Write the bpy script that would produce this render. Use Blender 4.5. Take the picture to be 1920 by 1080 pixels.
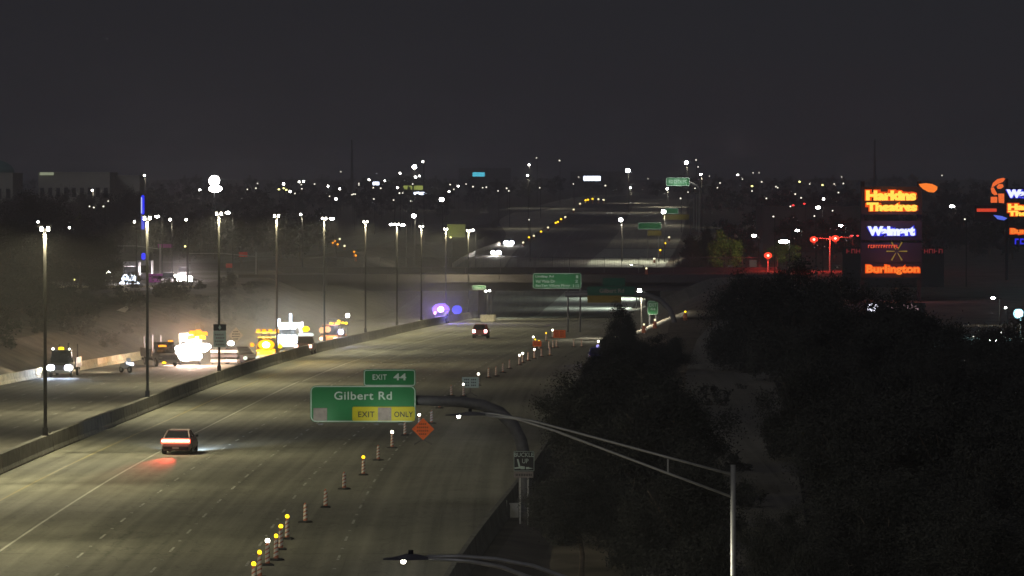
import bpy, bmesh, math, random
import numpy as np
from mathutils import Vector
R = random.Random(7)
scene = bpy.context.scene
COL = scene.collection
for o in list(scene.objects): bpy.data.objects.remove(o)

# ------------------------------------------------------------------ camera, sky, fill light, exposure
F, CX, YH, HC = 9000.0, 960.0, 345.0, 13.5        # focal length in photo pixels, image centre, horizon row, eye height
cam_d = bpy.data.cameras.new("camera")
cam = bpy.data.objects.new("camera", cam_d); COL.objects.link(cam)
cam_d.sensor_width = 36; cam_d.lens = 36 * F / 1920
cam_d.clip_start = 1; cam_d.clip_end = 30000
cam.location = (0, 0, HC)
cam.rotation_euler = (math.radians(90) - math.atan((540 - YH) / F), 0, 0)
scene.camera = cam

world = bpy.data.worlds.new("World"); scene.world = world; world.use_nodes = True
wn, wl = world.node_tree.nodes, world.node_tree.links
bg = wn["Background"]; wout = wn["World Output"]
sky = wn.new("ShaderNodeTexSky"); sky.sky_type = 'NISHITA'; sky.sun_disc = False
sky.sun_elevation = math.radians(28); sky.sun_rotation = math.radians(205)
wl.new(sky.outputs[0], bg.inputs[0]); bg.inputs[1].default_value = 0.0006
bg2 = wn.new("ShaderNodeBackground"); bg2.inputs[0].default_value = (0.0128, 0.0124, 0.0168, 1); bg2.inputs[1].default_value = 1.0
addw = wn.new("ShaderNodeAddShader")
wl.new(bg.outputs[0], addw.inputs[0]); wl.new(bg2.outputs[0], addw.inputs[1]); wl.new(addw.outputs[0], wout.inputs[0])

sd = bpy.data.lights.new("fill_sun", 'SUN'); sd.energy = 0.28; sd.angle = math.radians(10); sd.color = (0.95, 0.93, 1.0)  # added fill sun standing for city glow, lifts the dark surfaces
so = bpy.data.objects.new("fill_sun", sd); COL.objects.link(so)
so.rotation_euler = (math.radians(62), 0, math.radians(-25))

scene.view_settings.view_transform = 'Standard'; scene.view_settings.look = 'None'
scene.view_settings.exposure = 0; scene.view_settings.gamma = 1
scene.view_settings.use_curve_mapping = False
cy = scene.cycles
cy.use_denoising = True
cy.max_bounces = 4; cy.diffuse_bounces = 2; cy.glossy_bounces = 2; cy.transmission_bounces = 2; cy.volume_bounces = 0
cy.sample_clamp_indirect = 2.0; cy.caustics_reflective = False; cy.caustics_refractive = False
try: cy.use_light_tree = True
except Exception: pass

# ------------------------------------------------------------------ road geometry
PD = np.array([60, 120, 200, 300, 400, 500, 600, 680, 740, 800, 860, 920, 1000, 1080, 1180, 1260, 1400, 1600, 2000, 2400, 3200, 12000], float)
PZ = np.array([-.59, -1.17, -1.96, -2.93, -3.91, -4.89, -5.87, -6.7, -7.55, -8.6, -9.0, -9.05, -8.5, -7.0, -4.4, -2.6, -.6, 1.6, 5.1, 6.2, 6.5, 7], float)
def smooth(xs, ys):
    m = np.gradient(ys, xs)
    def f(x):
        x = np.clip(x, xs[0], xs[-1]); i = np.clip(np.searchsorted(xs, x) - 1, 0, len(xs) - 2)
        h = xs[i + 1] - xs[i]; t = (x - xs[i]) / h
        return ((1 + 2 * t) * (1 - t) ** 2 * ys[i] + t * (1 - t) ** 2 * h * m[i] + t * t * (3 - 2 * t) * ys[i + 1] + t * t * (t - 1) * h * m[i + 1])
    return f
zr = smooth(PD, PZ)
def zn(d): return float(np.interp(d, [0, 150, 1000, 1500, 2000, 3000, 5000, 8000, 12000], [-1.6, -1.5, -1.5, 0.2, 2.6, 6.2, 12, 19, 24]))
def curve(pts):
    a = np.array(pts, float); return smooth(a[:, 0], a[:, 1])
XM = curve([(60, -27), (150, -27.9), (266, -28.6), (352, -27.4), (430, -25.9), (492, -23.8), (542, -21.2), (588, -18), (667, -12.8), (741, -8.2), (800, -5.8), (900, -4.4), (1000, -3.6), (1180, 0), (1290, 3.5), (1600, 15.5), (2000, 30), (2400, 46), (3200, 80)])
XR = curve([(60, -6), (120, -4.3), (188, -2.3), (272, 1.2), (350, 3.7), (455, 6.6), (588, 11.5), (727, 17), (850, 21), (1000, 28), (1210, 41), (1600, 58), (2000, 74), (2400, 92), (3200, 130)])
XL = curve([(60, -49), (200, -49), (300, -48.5), (420, -45.2), (502, -39.5), (600, -32), (727, -23), (800, -21.5), (1000, -18), (1150, -12.4), (1215, -7.6), (1260, -3.4), (1330, -2), (1600, -4), (2000, 13), (2400, 28), (3200, 60)])
DG = np.arange(60, 3000, 0.5); YG = YH + F * (HC - np.array([float(zr(d)) for d in DG])) / DG
YGm = np.minimum.accumulate(YG)
def depth(y): return float(DG[int(np.argmax(YGm <= y))])
def sc(d): return F / d                                   # photo pixels per metre
def XX(x, d): return (x - CX) * d / F
def ZZ(y, d): return HC - (y - YH) * d / F
def road(x, y):
    d = depth(y); return Vector((XX(x, d), d, float(zr(d))))
def gz(X, d):                                             # terrain height
    l, r, z, n = float(XL(d)), float(XR(d)), float(zr(d)), zn(d)
    k = 0.42
    if X < l - 1.2: dist = l - 1.2 - X
    elif X > r + 1.2: dist = X - r - 1.2; n = n - (0.9 if d < 600 else 0)
    else: return z
    return min(n, z + dist * k) if z < n else max(n, z - dist * k)
def tang(d): return math.atan((float(XM(d + 4)) - float(XM(d - 4))) / 8)
def hor(v, dd=0):                                         # natural-ground point
    pass

# ------------------------------------------------------------------ materials
MATS = {}
def mat(name, col, rough=0.8, metal=0, var=0.25, scale=3.0, bump=0.0, spec=0.3, stretch=None):
    if name in MATS: return MATS[name]
    m = bpy.data.materials.new(name); m.use_nodes = True; n, l = m.node_tree.nodes, m.node_tree.links
    b = n["Principled BSDF"]; b.inputs["Roughness"].default_value = rough; b.inputs["Metallic"].default_value = metal
    b.inputs["Specular IOR Level"].default_value = spec
    tc = n.new("ShaderNodeTexCoord"); mp = n.new("ShaderNodeMapping"); l.new(tc.outputs["Object"], mp.inputs[0])
    if stretch: mp.inputs["Scale"].default_value = stretch
    no = n.new("ShaderNodeTexNoise"); no.inputs["Scale"].default_value = scale; no.inputs["Detail"].default_value = 5
    l.new(mp.outputs[0], no.inputs[0])
    cr = n.new("ShaderNodeValToRGB"); cr.color_ramp.elements[0].position = .3; cr.color_ramp.elements[1].position = .72
    cr.color_ramp.elements[0].color = tuple(c * (1 - var) for c in col) + (1,)
    cr.color_ramp.elements[1].color = tuple(min(1, c * (1 + var)) for c in col) + (1,)
    l.new(no.outputs[0], cr.inputs[0]); l.new(cr.outputs[0], b.inputs["Base Color"])
    if bump:
        bp = n.new("ShaderNodeBump"); bp.inputs["Strength"].default_value = bump; l.new(no.outputs[0], bp.inputs["Height"]); l.new(bp.outputs[0], b.inputs["Normal"])
    MATS[name] = m; return m
def emit(name, col, s):
    if name in MATS: return MATS[name]
    m = bpy.data.materials.new(name); m.use_nodes = True; n, l = m.node_tree.nodes, m.node_tree.links
    n.remove(n["Principled BSDF"]); e = n.new("ShaderNodeEmission"); e.inputs[0].default_value = tuple(col) + (1,); e.inputs[1].default_value = s
    l.new(e.outputs[0], n["Material Output"].inputs[0]); MATS[name] = m
    m.cycles.emission_sampling = 'NONE'
    return m
def road_mat(name, base, wear):                           # u = metres across, v = metres along
    m = bpy.data.materials.new(name); m.use_nodes = True; n, l = m.node_tree.nodes, m.node_tree.links
    b = n["Principled BSDF"]; b.inputs["Roughness"].default_value = .82; b.inputs["Specular IOR Level"].default_value = .35
    uv = n.new("ShaderNodeUVMap"); sp = n.new("ShaderNodeSeparateXYZ"); l.new(uv.outputs[0], sp.inputs[0])
    def noise(sx, sy, s, det=4):
        mp = n.new("ShaderNodeMapping"); l.new(uv.outputs[0], mp.inputs[0]); mp.inputs["Scale"].default_value = (sx, sy, 1)
        no = n.new("ShaderNodeTexNoise"); no.inputs["Scale"].default_value = s; no.inputs["Detail"].default_value = det; l.new(mp.outputs[0], no.inputs[0]); return no.outputs[0]
    def mth(op, a, b_=None, c=None):
        q = n.new("ShaderNodeMath"); q.operation = op
        for i, v in enumerate((a, b_, c)):
            if v is None: continue
            if isinstance(v, (int, float)): q.inputs[i].default_value = v
            else: l.new(v, q.inputs[i])
        return q.outputs[0]
    streak = noise(1.6, .012, 1.0, 5); patch = noise(.12, .03, 1.0, 4); fine = noise(6, 3, 1.0, 3); mid = noise(.7, .35, 1.0, 5)
    lane = mth('COSINE', mth('MULTIPLY', mth('SUBTRACT', sp.outputs[0], 1.5), 2 * math.pi / 1.8))
    tar = mth('GREATER_THAN', noise(3.0, .02, 1.0, 2), .66)
    v = mth('MULTIPLY', lane, -.05 * wear); v = mth('ADD', v, mth('MULTIPLY', mth('SUBTRACT', streak, .5), 1.35 * wear))
    v = mth('ADD', v, mth('MULTIPLY', mth('SUBTRACT', patch, .5), 1.35 * wear)); v = mth('ADD', v, mth('MULTIPLY', mth('SUBTRACT', fine, .5), .7))
    v = mth('ADD', v, mth('MULTIPLY', mth('SUBTRACT', mid, .5), .55)); v = mth('SUBTRACT', v, mth('MULTIPLY', tar, .16)); seam = mth('LESS_THAN', mth('ABSOLUTE', mth('SUBTRACT', mth('FRACT', mth('DIVIDE', mth('ADD', sp.outputs[1], mth('MULTIPLY', mid, 1.6)), 36.6)), .5)), .006)
    crack = mth('LESS_THAN', mth('ABSOLUTE', mth('SUBTRACT', noise(.35, .10, 1.0, 6), .5)), .006)
    blot = mth('GREATER_THAN', noise(.5, .12, 1.0, 3), .70)
    v = mth('SUBTRACT', v, mth('MULTIPLY', seam, .22)); v = mth('SUBTRACT', v, mth('MULTIPLY', crack, .25)); v = mth('SUBTRACT', v, mth('MULTIPLY', blot, .18))
    v = mth('ADD', v, 1.0)
    v = mth('MAXIMUM', v, .25)
    vm = n.new("ShaderNodeVectorMath"); vm.operation = 'SCALE'; vm.inputs[0].default_value = base; l.new(v, vm.inputs["Scale"])
    l.new(vm.outputs[0], b.inputs["Base Color"])
    bp = n.new("ShaderNodeBump"); bp.inputs["Strength"].default_value = .25; bp.inputs["Distance"].default_value = .02; l.new(fine, bp.inputs["Height"]); l.new(bp.outputs[0], b.inputs["Normal"])
    return m

M_ASPH = road_mat("worn_asphalt", (.128, .127, .105), 1.15)
M_ASPH2 = road_mat("asphalt_far", (.12, .115, .10), .9)
M_CONC_ROAD = road_mat("pale_concrete_pavement", (.36, .38, .33), .25)
M_DIRT = mat("desert_dirt", (.085, .072, .055), .95, var=.55, scale=.35, bump=.4)
M_BARR = mat("barrier_concrete", (.10, .097, .09), .85, var=.35, scale=1.2, bump=.2)
M_BARR_D = mat("edge_barrier_concrete", (.10, .10, .10), .9, var=.35, scale=.8, bump=.2)  # mottled dark grey for the right edge barrier
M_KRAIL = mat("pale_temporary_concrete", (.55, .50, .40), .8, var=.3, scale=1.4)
M_BRIDGE = mat("bridge_concrete", (.050, .043, .045), .85, var=.2, scale=.25)
M_WHITE = mat("white_road_paint", (.32, .32, .29), .6, var=.35, scale=2.5)
M_YEL = mat("yellow_road_paint", (.20, .17, .08), .6, var=.35, scale=2.5)
M_STEEL = mat("galvanised_steel", (.36, .36, .34), .45, .5, var=.12, scale=5)
M_DSTEEL = mat("weathered_dark_steel", (.10, .10, .11), .6, .3, var=.2, scale=4)
M_BRONZE = mat("dark_painted_pole", (.032, .03, .028), .5, .2, var=.15, scale=4)
M_BLACK = mat("black_rubber", (.02, .02, .022), .85, var=.2, scale=5)
M_GLASS = mat("dark_window_glass", (.015, .017, .02), .08, 0, var=.05, spec=.6)
M_SGREEN = mat("green_sign_sheeting", (.014, .155, .050), .5, var=.06, scale=1.5)
M_SWHITE = mat("white_sign_sheeting", (.44, .54, .49), .5, var=.06, scale=2)
M_SYEL = mat("yellow_sign_sheeting", (.42, .37, .005), .5, var=.06, scale=2)
M_SYELD = mat("shaded_yellow_sheeting", (.15, .11, .015), .6, var=.1)  # darker copy of the yellow, weak light put into its colour
M_SGREEND = mat("shaded_green_sheeting", (.008, .07, .045), .6, var=.1)  # darker copy of the green, dimness painted in
M_SBLACK = mat("black_sign_sheeting", (.015, .015, .018), .5, var=.1, scale=2)
M_SGREY = mat("grey_patch_sheeting", (.22, .19, .18), .6, var=.2, scale=4)
M_SORANGE = mat("orange_sign_sheeting", (.85, .16, .03), .5, var=.08, scale=2)
M_STEXT = mat("dark_sign_print", (.30, .05, .015), .6, var=.1)
M_SPURPLE = mat("flash_lit_sheeting", (.40, .05, .36), .5, var=.1, scale=2)  # magenta of the reflected flash put into the colour
M_SRED = mat("red_sign_sheeting", (.75, .03, .02), .5, var=.1)
M_ORANGE = mat("orange_plastic", (.50, .17, .09), .6, var=.15, scale=4)
M_REFW = mat("white_reflective_band", (.72, .66, .58), .5, var=.1, scale=4)
M_LEAF = mat("dark_foliage", (.042, .043, .036), .9, var=.3, scale=.6)
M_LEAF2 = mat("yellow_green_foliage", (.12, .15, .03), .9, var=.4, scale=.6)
M_BARK = mat("grey_brown_bark", (.10, .08, .06), .95, var=.3, scale=5)
M_BLDG = mat("pale_stucco", (.30, .30, .26), .9, var=.15, scale=.08)
M_BLDGD = mat("dark_stucco", (.09, .085, .085), .9, var=.2, scale=.08)
M_DOME = mat("weathered_teal_dome", (.16, .28, .26), .6, var=.15, scale=.1)

E_LED = emit("led_lens", (1, .97, .82), 60)
E_FAR = emit("far_lamp_white", (1, .97, .86), 34)
E_FARB = emit("far_lamp_bright", (1, .99, .93), 90)
E_FARD = emit("far_lamp_dim", (1, .93, .76), 2.2)
E_FARY = emit("far_lamp_yellow", (.9, .85, .28), 5)
E_FARR = emit("signal_red_lens", (1, .13, .09), 11)
E_CYAN = emit("cyan_white_flood", (.42, .85, 1), 2.2)
E_HEAD = emit("headlight_lens", (.86, .88, 1), 90)
E_TAIL = emit("tail_light_lens", (1, .42, .42), 16)
E_TAILW = emit("brake_light_core", (1, .40, .30), 14)
E_TAILR = emit("brake_light_rim", (1, .09, .04), 4)
E_AMBER = emit("amber_flasher_lens", (1, .62, .015), 3.2)
E_AMBW = emit("pale_flasher_lens", (1, .95, .75), 22)
E_ORNG = emit("orange_beacon_lens", (1, .33, .012), 2.4)
E_HOT = emit("white_hot_floodlight", (1, .93, .85), 40)
E_BLUE = emit("blue_strobe_lens", (.18, .16, 1), 14)
E_VIOL = emit("violet_strobe_lens", (.85, .45, 1), 30)
E_BLU2 = emit("blue_neon", (.02, .03, 1), 1.1)
E_SIGNW = emit("white_blue_sign_face", (.72, .82, 1), 6)
E_SCYAN = emit("cyan_sign_face", (.12, .72, .95), 1.3)
E_SYG = emit("yellow_green_sign_face", (.45, .52, .12), .9)
E_LETY = emit("yellow_neon_letter", (1, .62, .08), 1.5)
E_LETO = emit("orange_neon_edge", (1, .10, .01), 1.0)
E_LETOR = emit("orange_neon_letter", (1, .22, .03), 1.15)
E_LETW = emit("white_blue_letter", (.72, .76, 1), 1.5)
E_LETB = emit("blue_letter_halo", (.035, .035, .85), 1.0)
E_LETR = emit("red_neon_letter", (.85, .04, .03), .9)
E_DRED = emit("dim_red_letter", (.16, .018, .02), 1.0)
E_DYEL = emit("dim_yellow_ray", (.24, .16, .03), 1.0)
E_WINW = emit("lit_window_pane", (.30, .33, .22), 1.0)
E_WINB = emit("bluish_lit_pane", (.5, .62, .8), 1.0)

# ------------------------------------------------------------------ mesh helpers
class MB:
    def __init__(s): s.v, s.f = [], []
    def add(s, vs, fs):
        k = len(s.v); s.v += [tuple(p) for p in vs]; s.f += [tuple(i + k for i in f) for f in fs]; return s
    def box(s, x0, x1, y0, y1, z0, z1):
        return s.add([(x0, y0, z0), (x1, y0, z0), (x1, y1, z0), (x0, y1, z0), (x0, y0, z1), (x1, y0, z1), (x1, y1, z1), (x0, y1, z1)],
                     [(0, 3, 2, 1), (4, 5, 6, 7), (0, 1, 5, 4), (1, 2, 6, 5), (2, 3, 7, 6), (3, 0, 4, 7)])
    def loft(s, rings, cap=True):
        n = len(rings[0]); vs = [p for r in rings for p in r]; fs = []
        for i in range(len(rings) - 1):
            for j in range(n):
                a, b = i * n + j, i * n + (j + 1) % n; fs.append((a, b, b + n, a + n))
        if cap: fs.append(tuple(range(n - 1, -1, -1))); fs.append(tuple((len(rings) - 1) * n + j for j in range(n)))
        return s.add(vs, fs)
    def tube(s, pts, rad, n=10):
        pts = [Vector(p) for p in pts]; rings = []
        rads = rad if isinstance(rad, (list, tuple)) else [rad] * len(pts)
        for i, p in enumerate(pts):
            t = (pts[min(i + 1, len(pts) - 1)] - pts[max(i - 1, 0)]).normalized()
            u = t.cross(Vector((0, 1, 0))) if abs(t.y) < .9 else t.cross(Vector((1, 0, 0)))
            u.normalize(); w = t.cross(u)
            rings.append([p + (u * math.cos(a) + w * math.sin(a)) * rads[i] for a in [2 * math.pi * k / n for k in range(n)]])
        return s.loft(rings)
    def plate(s, outline, y0, y1):                        # outline of (x, z), front at y0
        n = len(outline)
        vs = [(x, y0, z) for x, z in outline] + [(x, y1, z) for x, z in outline]
        fs = [tuple(range(n)), tuple(range(2 * n - 1, n - 1, -1))] + [(i, i + n, (i + 1) % n + n, (i + 1) % n) for i in range(n)]
        return s.add(vs, fs)
    def ball(s, c, r, n=8, m=6, sz=(1, 1, 1)):
        rings = []
        for i in range(1, m):
            a = math.pi * i / m
            rings.append([(c[0] + sz[0] * r * math.sin(a) * math.cos(2 * math.pi * k / n), c[1] + sz[1] * r * math.sin(a) * math.sin(2 * math.pi * k / n), c[2] + sz[2] * r * math.cos(a)) for k in range(n)])
        return s.loft(rings)
    def build(s, name, m, parent=None, loc=None, rot=None, smooth_=False):
        me = bpy.data.meshes.new(name); me.from_pydata([tuple(v) for v in s.v], [], s.f); me.materials.append(m); me.update()
        if smooth_: me.polygons.foreach_set("use_smooth", [True] * len(me.polygons))
        return obj(name, me, parent, loc, rot)
def obj(name, me, parent=None, loc=None, rot=None):
    o = bpy.data.objects.new(name, me); COL.objects.link(o)
    if parent: o.parent = parent
    if loc is not None: o.location = loc
    if rot is not None: o.rotation_euler = rot
    return o
def tag(o, label, cat, group=None):
    o["label"] = label; o["category"] = cat
    if group: o["group"] = group
    return o
def thing(name, label, cat, loc=(0, 0, 0), rz=0, group=None):
    o = bpy.data.objects.new(name, None); COL.objects.link(o); o.location = loc; o.rotation_euler = (0, 0, rz)
    o.empty_display_size = .5
    return tag(o, label, cat, group)
def struct(o): o["kind"] = "structure"; return o
def dup(root, loc, rz, label, group=None):
    r = root.copy(); COL.objects.link(r); r.location = loc; r.rotation_euler = (0, 0, rz); r["label"] = label
    if group: r["group"] = group
    for ch in list(root.children):
        c = ch.copy(); COL.objects.link(c); c.parent = r
        for g in list(ch.children):
            e = g.copy(); COL.objects.link(e); e.parent = c
    return r
def lamp(parent, loc, power, col, kind='POINT', aim=None, cone=120, blend=.5, size=.15, name="light"):
    ld = bpy.data.lights.new(name, kind); ld.energy = power; ld.color = col; ld.shadow_soft_size = size
    if kind == 'SPOT': ld.spot_size = math.radians(cone); ld.spot_blend = blend
    o = bpy.data.objects.new(name, ld); COL.objects.link(o); o.location = loc
    if parent: o.parent = parent
    if aim is not None: o.rotation_euler = Vector(aim).to_track_quat('-Z', 'Y').to_euler()
    return o
def rrect(x0, x1, z0, z1, r, n=5):
    p = []
    for cx_, cz, a0 in ((x1 - r, z0 + r, -90), (x1 - r, z1 - r, 0), (x0 + r, z1 - r, 90), (x0 + r, z0 + r, 180)):
        for k in range(n + 1):
            a = math.radians(a0 + 90 * k / n); p.append((cx_ + r * math.cos(a), cz + r * math.sin(a)))
    return p
def ring_plate(mb, x0, x1, z0, z1, r, w, y0, y1):         # border frame of a sign
    o_, i_ = rrect(x0, x1, z0, z1, r), rrect(x0 + w, x1 - w, z0 + w, z1 - w, max(r - w, .01)); n = len(o_)
    vs = [(a, y0, b) for a, b in o_] + [(a, y0, b) for a, b in i_] + [(a, y1, b) for a, b in o_] + [(a, y1, b) for a, b in i_]
    fs = []
    for k in range(n):
        q = (k + 1) % n; fs += [(k, q, q + n, k + n), (k, k + 2 * n, q + 2 * n, q), (k + n, q + n, q + 3 * n, k + 3 * n)]
    return mb.add(vs, fs)
def text(s, x0, x1, z0, z1, y, m, parent, name="lettering", off=0.0, depth_=.01, fit=True, space=1.0):
    c = bpy.data.curves.new("t", 'FONT'); c.body = s; c.extrude = depth_; c.offset = off; c.resolution_u = 3; c.space_character = space
    t = bpy.data.objects.new("t", c); COL.objects.link(t); bpy.context.view_layer.update()
    me = bpy.data.meshes.new_from_object(t.evaluated_get(bpy.context.evaluated_depsgraph_get()))
    bpy.data.objects.remove(t); bpy.data.curves.remove(c)
    n = len(me.vertices); co = np.empty(n * 3, np.float32); me.vertices.foreach_get("co", co); co = co.reshape(-1, 3)
    mn, mx = co.min(0), co.max(0)
    sx, sz = (x1 - x0) / (mx[0] - mn[0]), (z1 - z0) / (mx[1] - mn[1])
    out = np.stack([x0 + (co[:, 0] - mn[0]) * sx, y - co[:, 2], z0 + (co[:, 1] - mn[1]) * sz], 1).astype(np.float32)
    me.vertices.foreach_set("co", out.ravel()); me.materials.clear(); me.materials.append(m); me.update()
    return obj(name, me, parent)
def glyphs(parent, n, x0, x1, y0, y1, q, m, yy=-.6):      # letters too blurred to read: a row of small strokes
    rg = random.Random(n); m_ = MB(); a, b = q(x0, y1); c, e = q(x1, y0); w_ = (c - a) / n; h_ = e - b
    for k in range(n):
        u = a + k * w_; m_.box(u, u + w_ * .28, yy, yy + .05, b, e)
        if rg.random() < .8: m_.box(u + w_ * .29, u + w_ * .75, yy, yy + .05, e - h_ * .28, e)
        if rg.random() < .6: m_.box(u + w_ * .29, u + w_ * .75, yy, yy + .05, b + h_ * (.0 if k % 2 else .38), b + h_ * (.25 if k % 2 else .6))
    return m_.build("lettering", m, parent)
ORD = ["first", "second", "third", "fourth", "fifth", "sixth", "seventh", "eighth", "ninth", "tenth", "eleventh", "twelfth", "thirteenth", "fourteenth", "fifteenth", "sixteenth", "seventeenth", "eighteenth", "nineteenth", "twentieth", "twenty-first", "twenty-second", "twenty-third", "twenty-fourth", "twenty-fifth", "twenty-sixth", "twenty-seventh", "twenty-eighth", "twenty-ninth", "thirtieth", "thirty-first", "thirty-second", "thirty-third", "thirty-fourth"]

# ------------------------------------------------------------------ terrain
def strip(name, m, ds, fl, fr, dz, ncol=2, uoff=None):
    vs, fs, uv = [], [], []
    for d in ds:
        a, b = float(fl(d)), float(fr(d)); z = float(zr(d)) + dz; u0 = float(uoff(d)) if uoff else 0
        for k in range(ncol):
            x = a + (b - a) * k / (ncol - 1); vs.append((x, d, z)); uv.append((x - u0, d))
    for i in range(len(ds) - 1):
        for k in range(ncol - 1):
            p = i * ncol + k; fs.append((p, p + 1, p + ncol + 1, p + ncol))
    me = bpy.data.meshes.new(name); me.from_pydata(vs, [], fs); me.materials.append(m)
    ul = me.uv_layers.new(name="UVMap")
    for lp in me.loops: ul.data[lp.index].uv = uv[lp.vertex_index]
    return struct(obj(name, me))
ds = list(np.arange(60, 1400, 10)) + list(np.arange(1400, 3200, 40)) + [3200, 3600, 4200, 5000, 6000, 7000, 8500, 10000, 12000]
offs = [0, 1.2, 3, 5, 8, 11, 14, 17, 20, 24, 30, 40, 60, 90, 140, 220, 400, 800, 2500]
vs, fs = [], []
nc = len(offs) * 2
for d in ds:
    l, r = float(XL(d)), float(XR(d))
    row = [(l - o_) for o_ in reversed(offs)] + [(r + o_) for o_ in offs]
    for X in row:
        z = gz(X, d) - .06
        if X < l - 4 or X > r + 4: z += .18 * math.sin(X * .21 + d * .05) * math.sin(d * .11 - X * .08)
        if X < l - 2 and d > 1320 and d < 1600: z -= 0
        vs.append((X, d, z))
for i in range(len(ds) - 1):
    for k in range(nc - 1):
        p = i * nc + k; fs.append((p, p + 1, p + nc + 1, p + nc))
me = bpy.data.meshes.new("ground"); me.from_pydata(vs, [], fs); me.materials.append(M_DIRT); struct(obj("ground", me))

rd = list(np.arange(60, 1400, 8)) + list(np.arange(1400, 3200, 30))
M_ASPH3 = road_mat("worn_pavement_lamplit", (.34, .32, .26), .6)  # paleness stands in for lamplight on the far road
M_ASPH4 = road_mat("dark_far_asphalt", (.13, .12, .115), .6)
rn, rf = [d for d in rd if d <= 1004], [d for d in rd if d >= 1004]
strip("eastbound_roadway", M_ASPH, rn, lambda d: XM(d) + .32, XR, 0.0, 6, XM)
strip("westbound_roadway", M_ASPH2, rn, XL, lambda d: XM(d) - .32, 0.0, 6, XM)
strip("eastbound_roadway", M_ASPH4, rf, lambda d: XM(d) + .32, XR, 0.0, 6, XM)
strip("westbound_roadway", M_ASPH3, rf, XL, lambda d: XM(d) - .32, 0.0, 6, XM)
PLX = curve([(780, 2.0), (790, 2.8), (880, 6.4), (990, 11), (1180, 20.3), (1235, 23.9), (1260, 25.5)])
strip("ramp_pavement", M_CONC_ROAD, list(np.arange(786, 1240, 8)), PLX, lambda d: XR(d) - .2, .006, 5, XM)
PL2 = curve([(1238, 24.2), (1400, 31), (1600, 38), (2000, 51), (2400, 64)])
strip("ramp_pavement", M_ASPH3, list(np.arange(1240, 2400, 20)), PL2, lambda d: XR(d) - .2, .007, 5, XM)
strip("median_strip", M_DIRT, rd, lambda d: XM(d) - .33, lambda d: XM(d) + .33, .003, 2)

# markings
def lines():
    w, y = MB(), MB()
    def seg(mb, off, d0, d1, wd, base=XM, step=10):
        k = max(1, int((d1 - d0) / step)); 
        for i in range(k):
            a, b = d0 + (d1 - d0) * i / k, d0 + (d1 - d0) * (i + 1) / k
            xa, xb = float(base(a)) + off, float(base(b)) + off
            mb.add([(xa - wd, a, float(zr(a)) + .010), (xa + wd, a, float(zr(a)) + .010), (xb + wd, b, float(zr(b)) + .010), (xb - wd, b, float(zr(b)) + .010)], [(0, 1, 2, 3)])
    seg(y, 3.0, 80, 760, .07); seg(y, -2.6, 80, 760, .07)
    seg(w, 6.8, 80, 430, .065); seg(w, 7.1, 430, 760, .07)
    for o_ in (10.4, 14.0, 17.6, 21.2):
        d = 90 + o_
        while d < 760:
            seg(w, o_, d, d + 3.0, .055); d += 12.2
    for o_ in (-6.3, -10, -13.6, -17.0):
        d = 200 + o_
        while d < 740:
            if float(XM(d)) + o_ > float(XL(d)) + 1: seg(w, o_, d, d + 3.0, .055)
            d += 12.2
    for o_ in (3, 6.6, 10.2, 13.8):
        seg(w, o_, 1180, 2100, .06, XM, 40)
    return w, y
w, y = lines()
struct(w.build("white_lane_lines", M_WHITE)); struct(y.build("yellow_edge_lines", M_YEL))
mk = MB()
for o_ in (10.4, 14.0, 17.6, 21.2):
    d = 90 + o_ + 7
    while d < 700:
        x, z = float(XM(d)) + o_, float(zr(d)); mk.add([(x - .07, d - .06, z + .004), (x + .07, d - .06, z + .004), (x + .07, d + .06, z + .004), (x - .07, d + .06, z + .004), (x - .05, d - .03, z + .035), (x + .05, d - .03, z + .035), (x + .05, d + .03, z + .035), (x - .05, d + .03, z + .035)], [(4, 5, 6, 7), (0, 1, 5, 4), (1, 2, 6, 5), (2, 3, 7, 6), (3, 0, 4, 7)]); d += 6.1
o = mk.build("pavement_markers", M_WHITE); o["kind"] = "stuff"; tag(o, "small raised reflective markers dotted along the dashed lane lines", "road markers")

# ------------------------------------------------------------------ barriers
MB3 = [M_BARR, mat('scuffed_barrier_concrete', (.125, .118, .105), .85, var=.5, scale=.9, bump=.2), mat('weathered_barrier_concrete', (.082, .08, .077), .9, var=.45, scale=1.6, bump=.2)]
def barrier(name, label, fx, d0, d1, seg, m, h=.86, wb=.30, wt=.09, cap=None):
    t = thing(name, label, "barrier", (float(fx(d0)), d0, float(zr(d0))))
    bx, by, bz = t.location; d = d0; k = 0
    while d < d1:
        e = min(d + seg - .12, d1); rings = []
        for q in (d, e):
            x, z = float(fx(q)) - bx, float(zr(q)) - bz
            rings.append([(x + a, q - by, z + c) for a, c in ((-wb, 0), (wb, 0), (wb, .08), (wt + .07, .3), (wt, h), (-wt, h), (-wt - .07, .3), (-wb, .08))])
        MB().loft(rings).build("barrier_segment", m(k) if callable(m) else m, t)
        d += seg; k += 1
    return t
barrier("median_barrier", "long curving grey concrete barrier between the two carriageways carrying the light poles", XM, 150, 800, 9, lambda k: MB3[(k * 7 + k // 3) % 3], 1.07, .31, .16)
barrier("edge_barrier", "dark concrete barrier along the right edge of the nearer carriageway", lambda d: XR(d) + .35, 120, 560, 7, M_BARR_D, .95, .3, .1)
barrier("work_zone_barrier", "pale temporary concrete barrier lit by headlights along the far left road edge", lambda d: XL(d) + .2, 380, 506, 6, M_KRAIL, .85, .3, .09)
barrier("work_zone_barrier", "short pale temporary barrier lit by headlights beyond the overpass", lambda d: XL(d) + .2, 1120, 1262, 8, M_KRAIL, 1.0, .3, .1)
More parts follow.
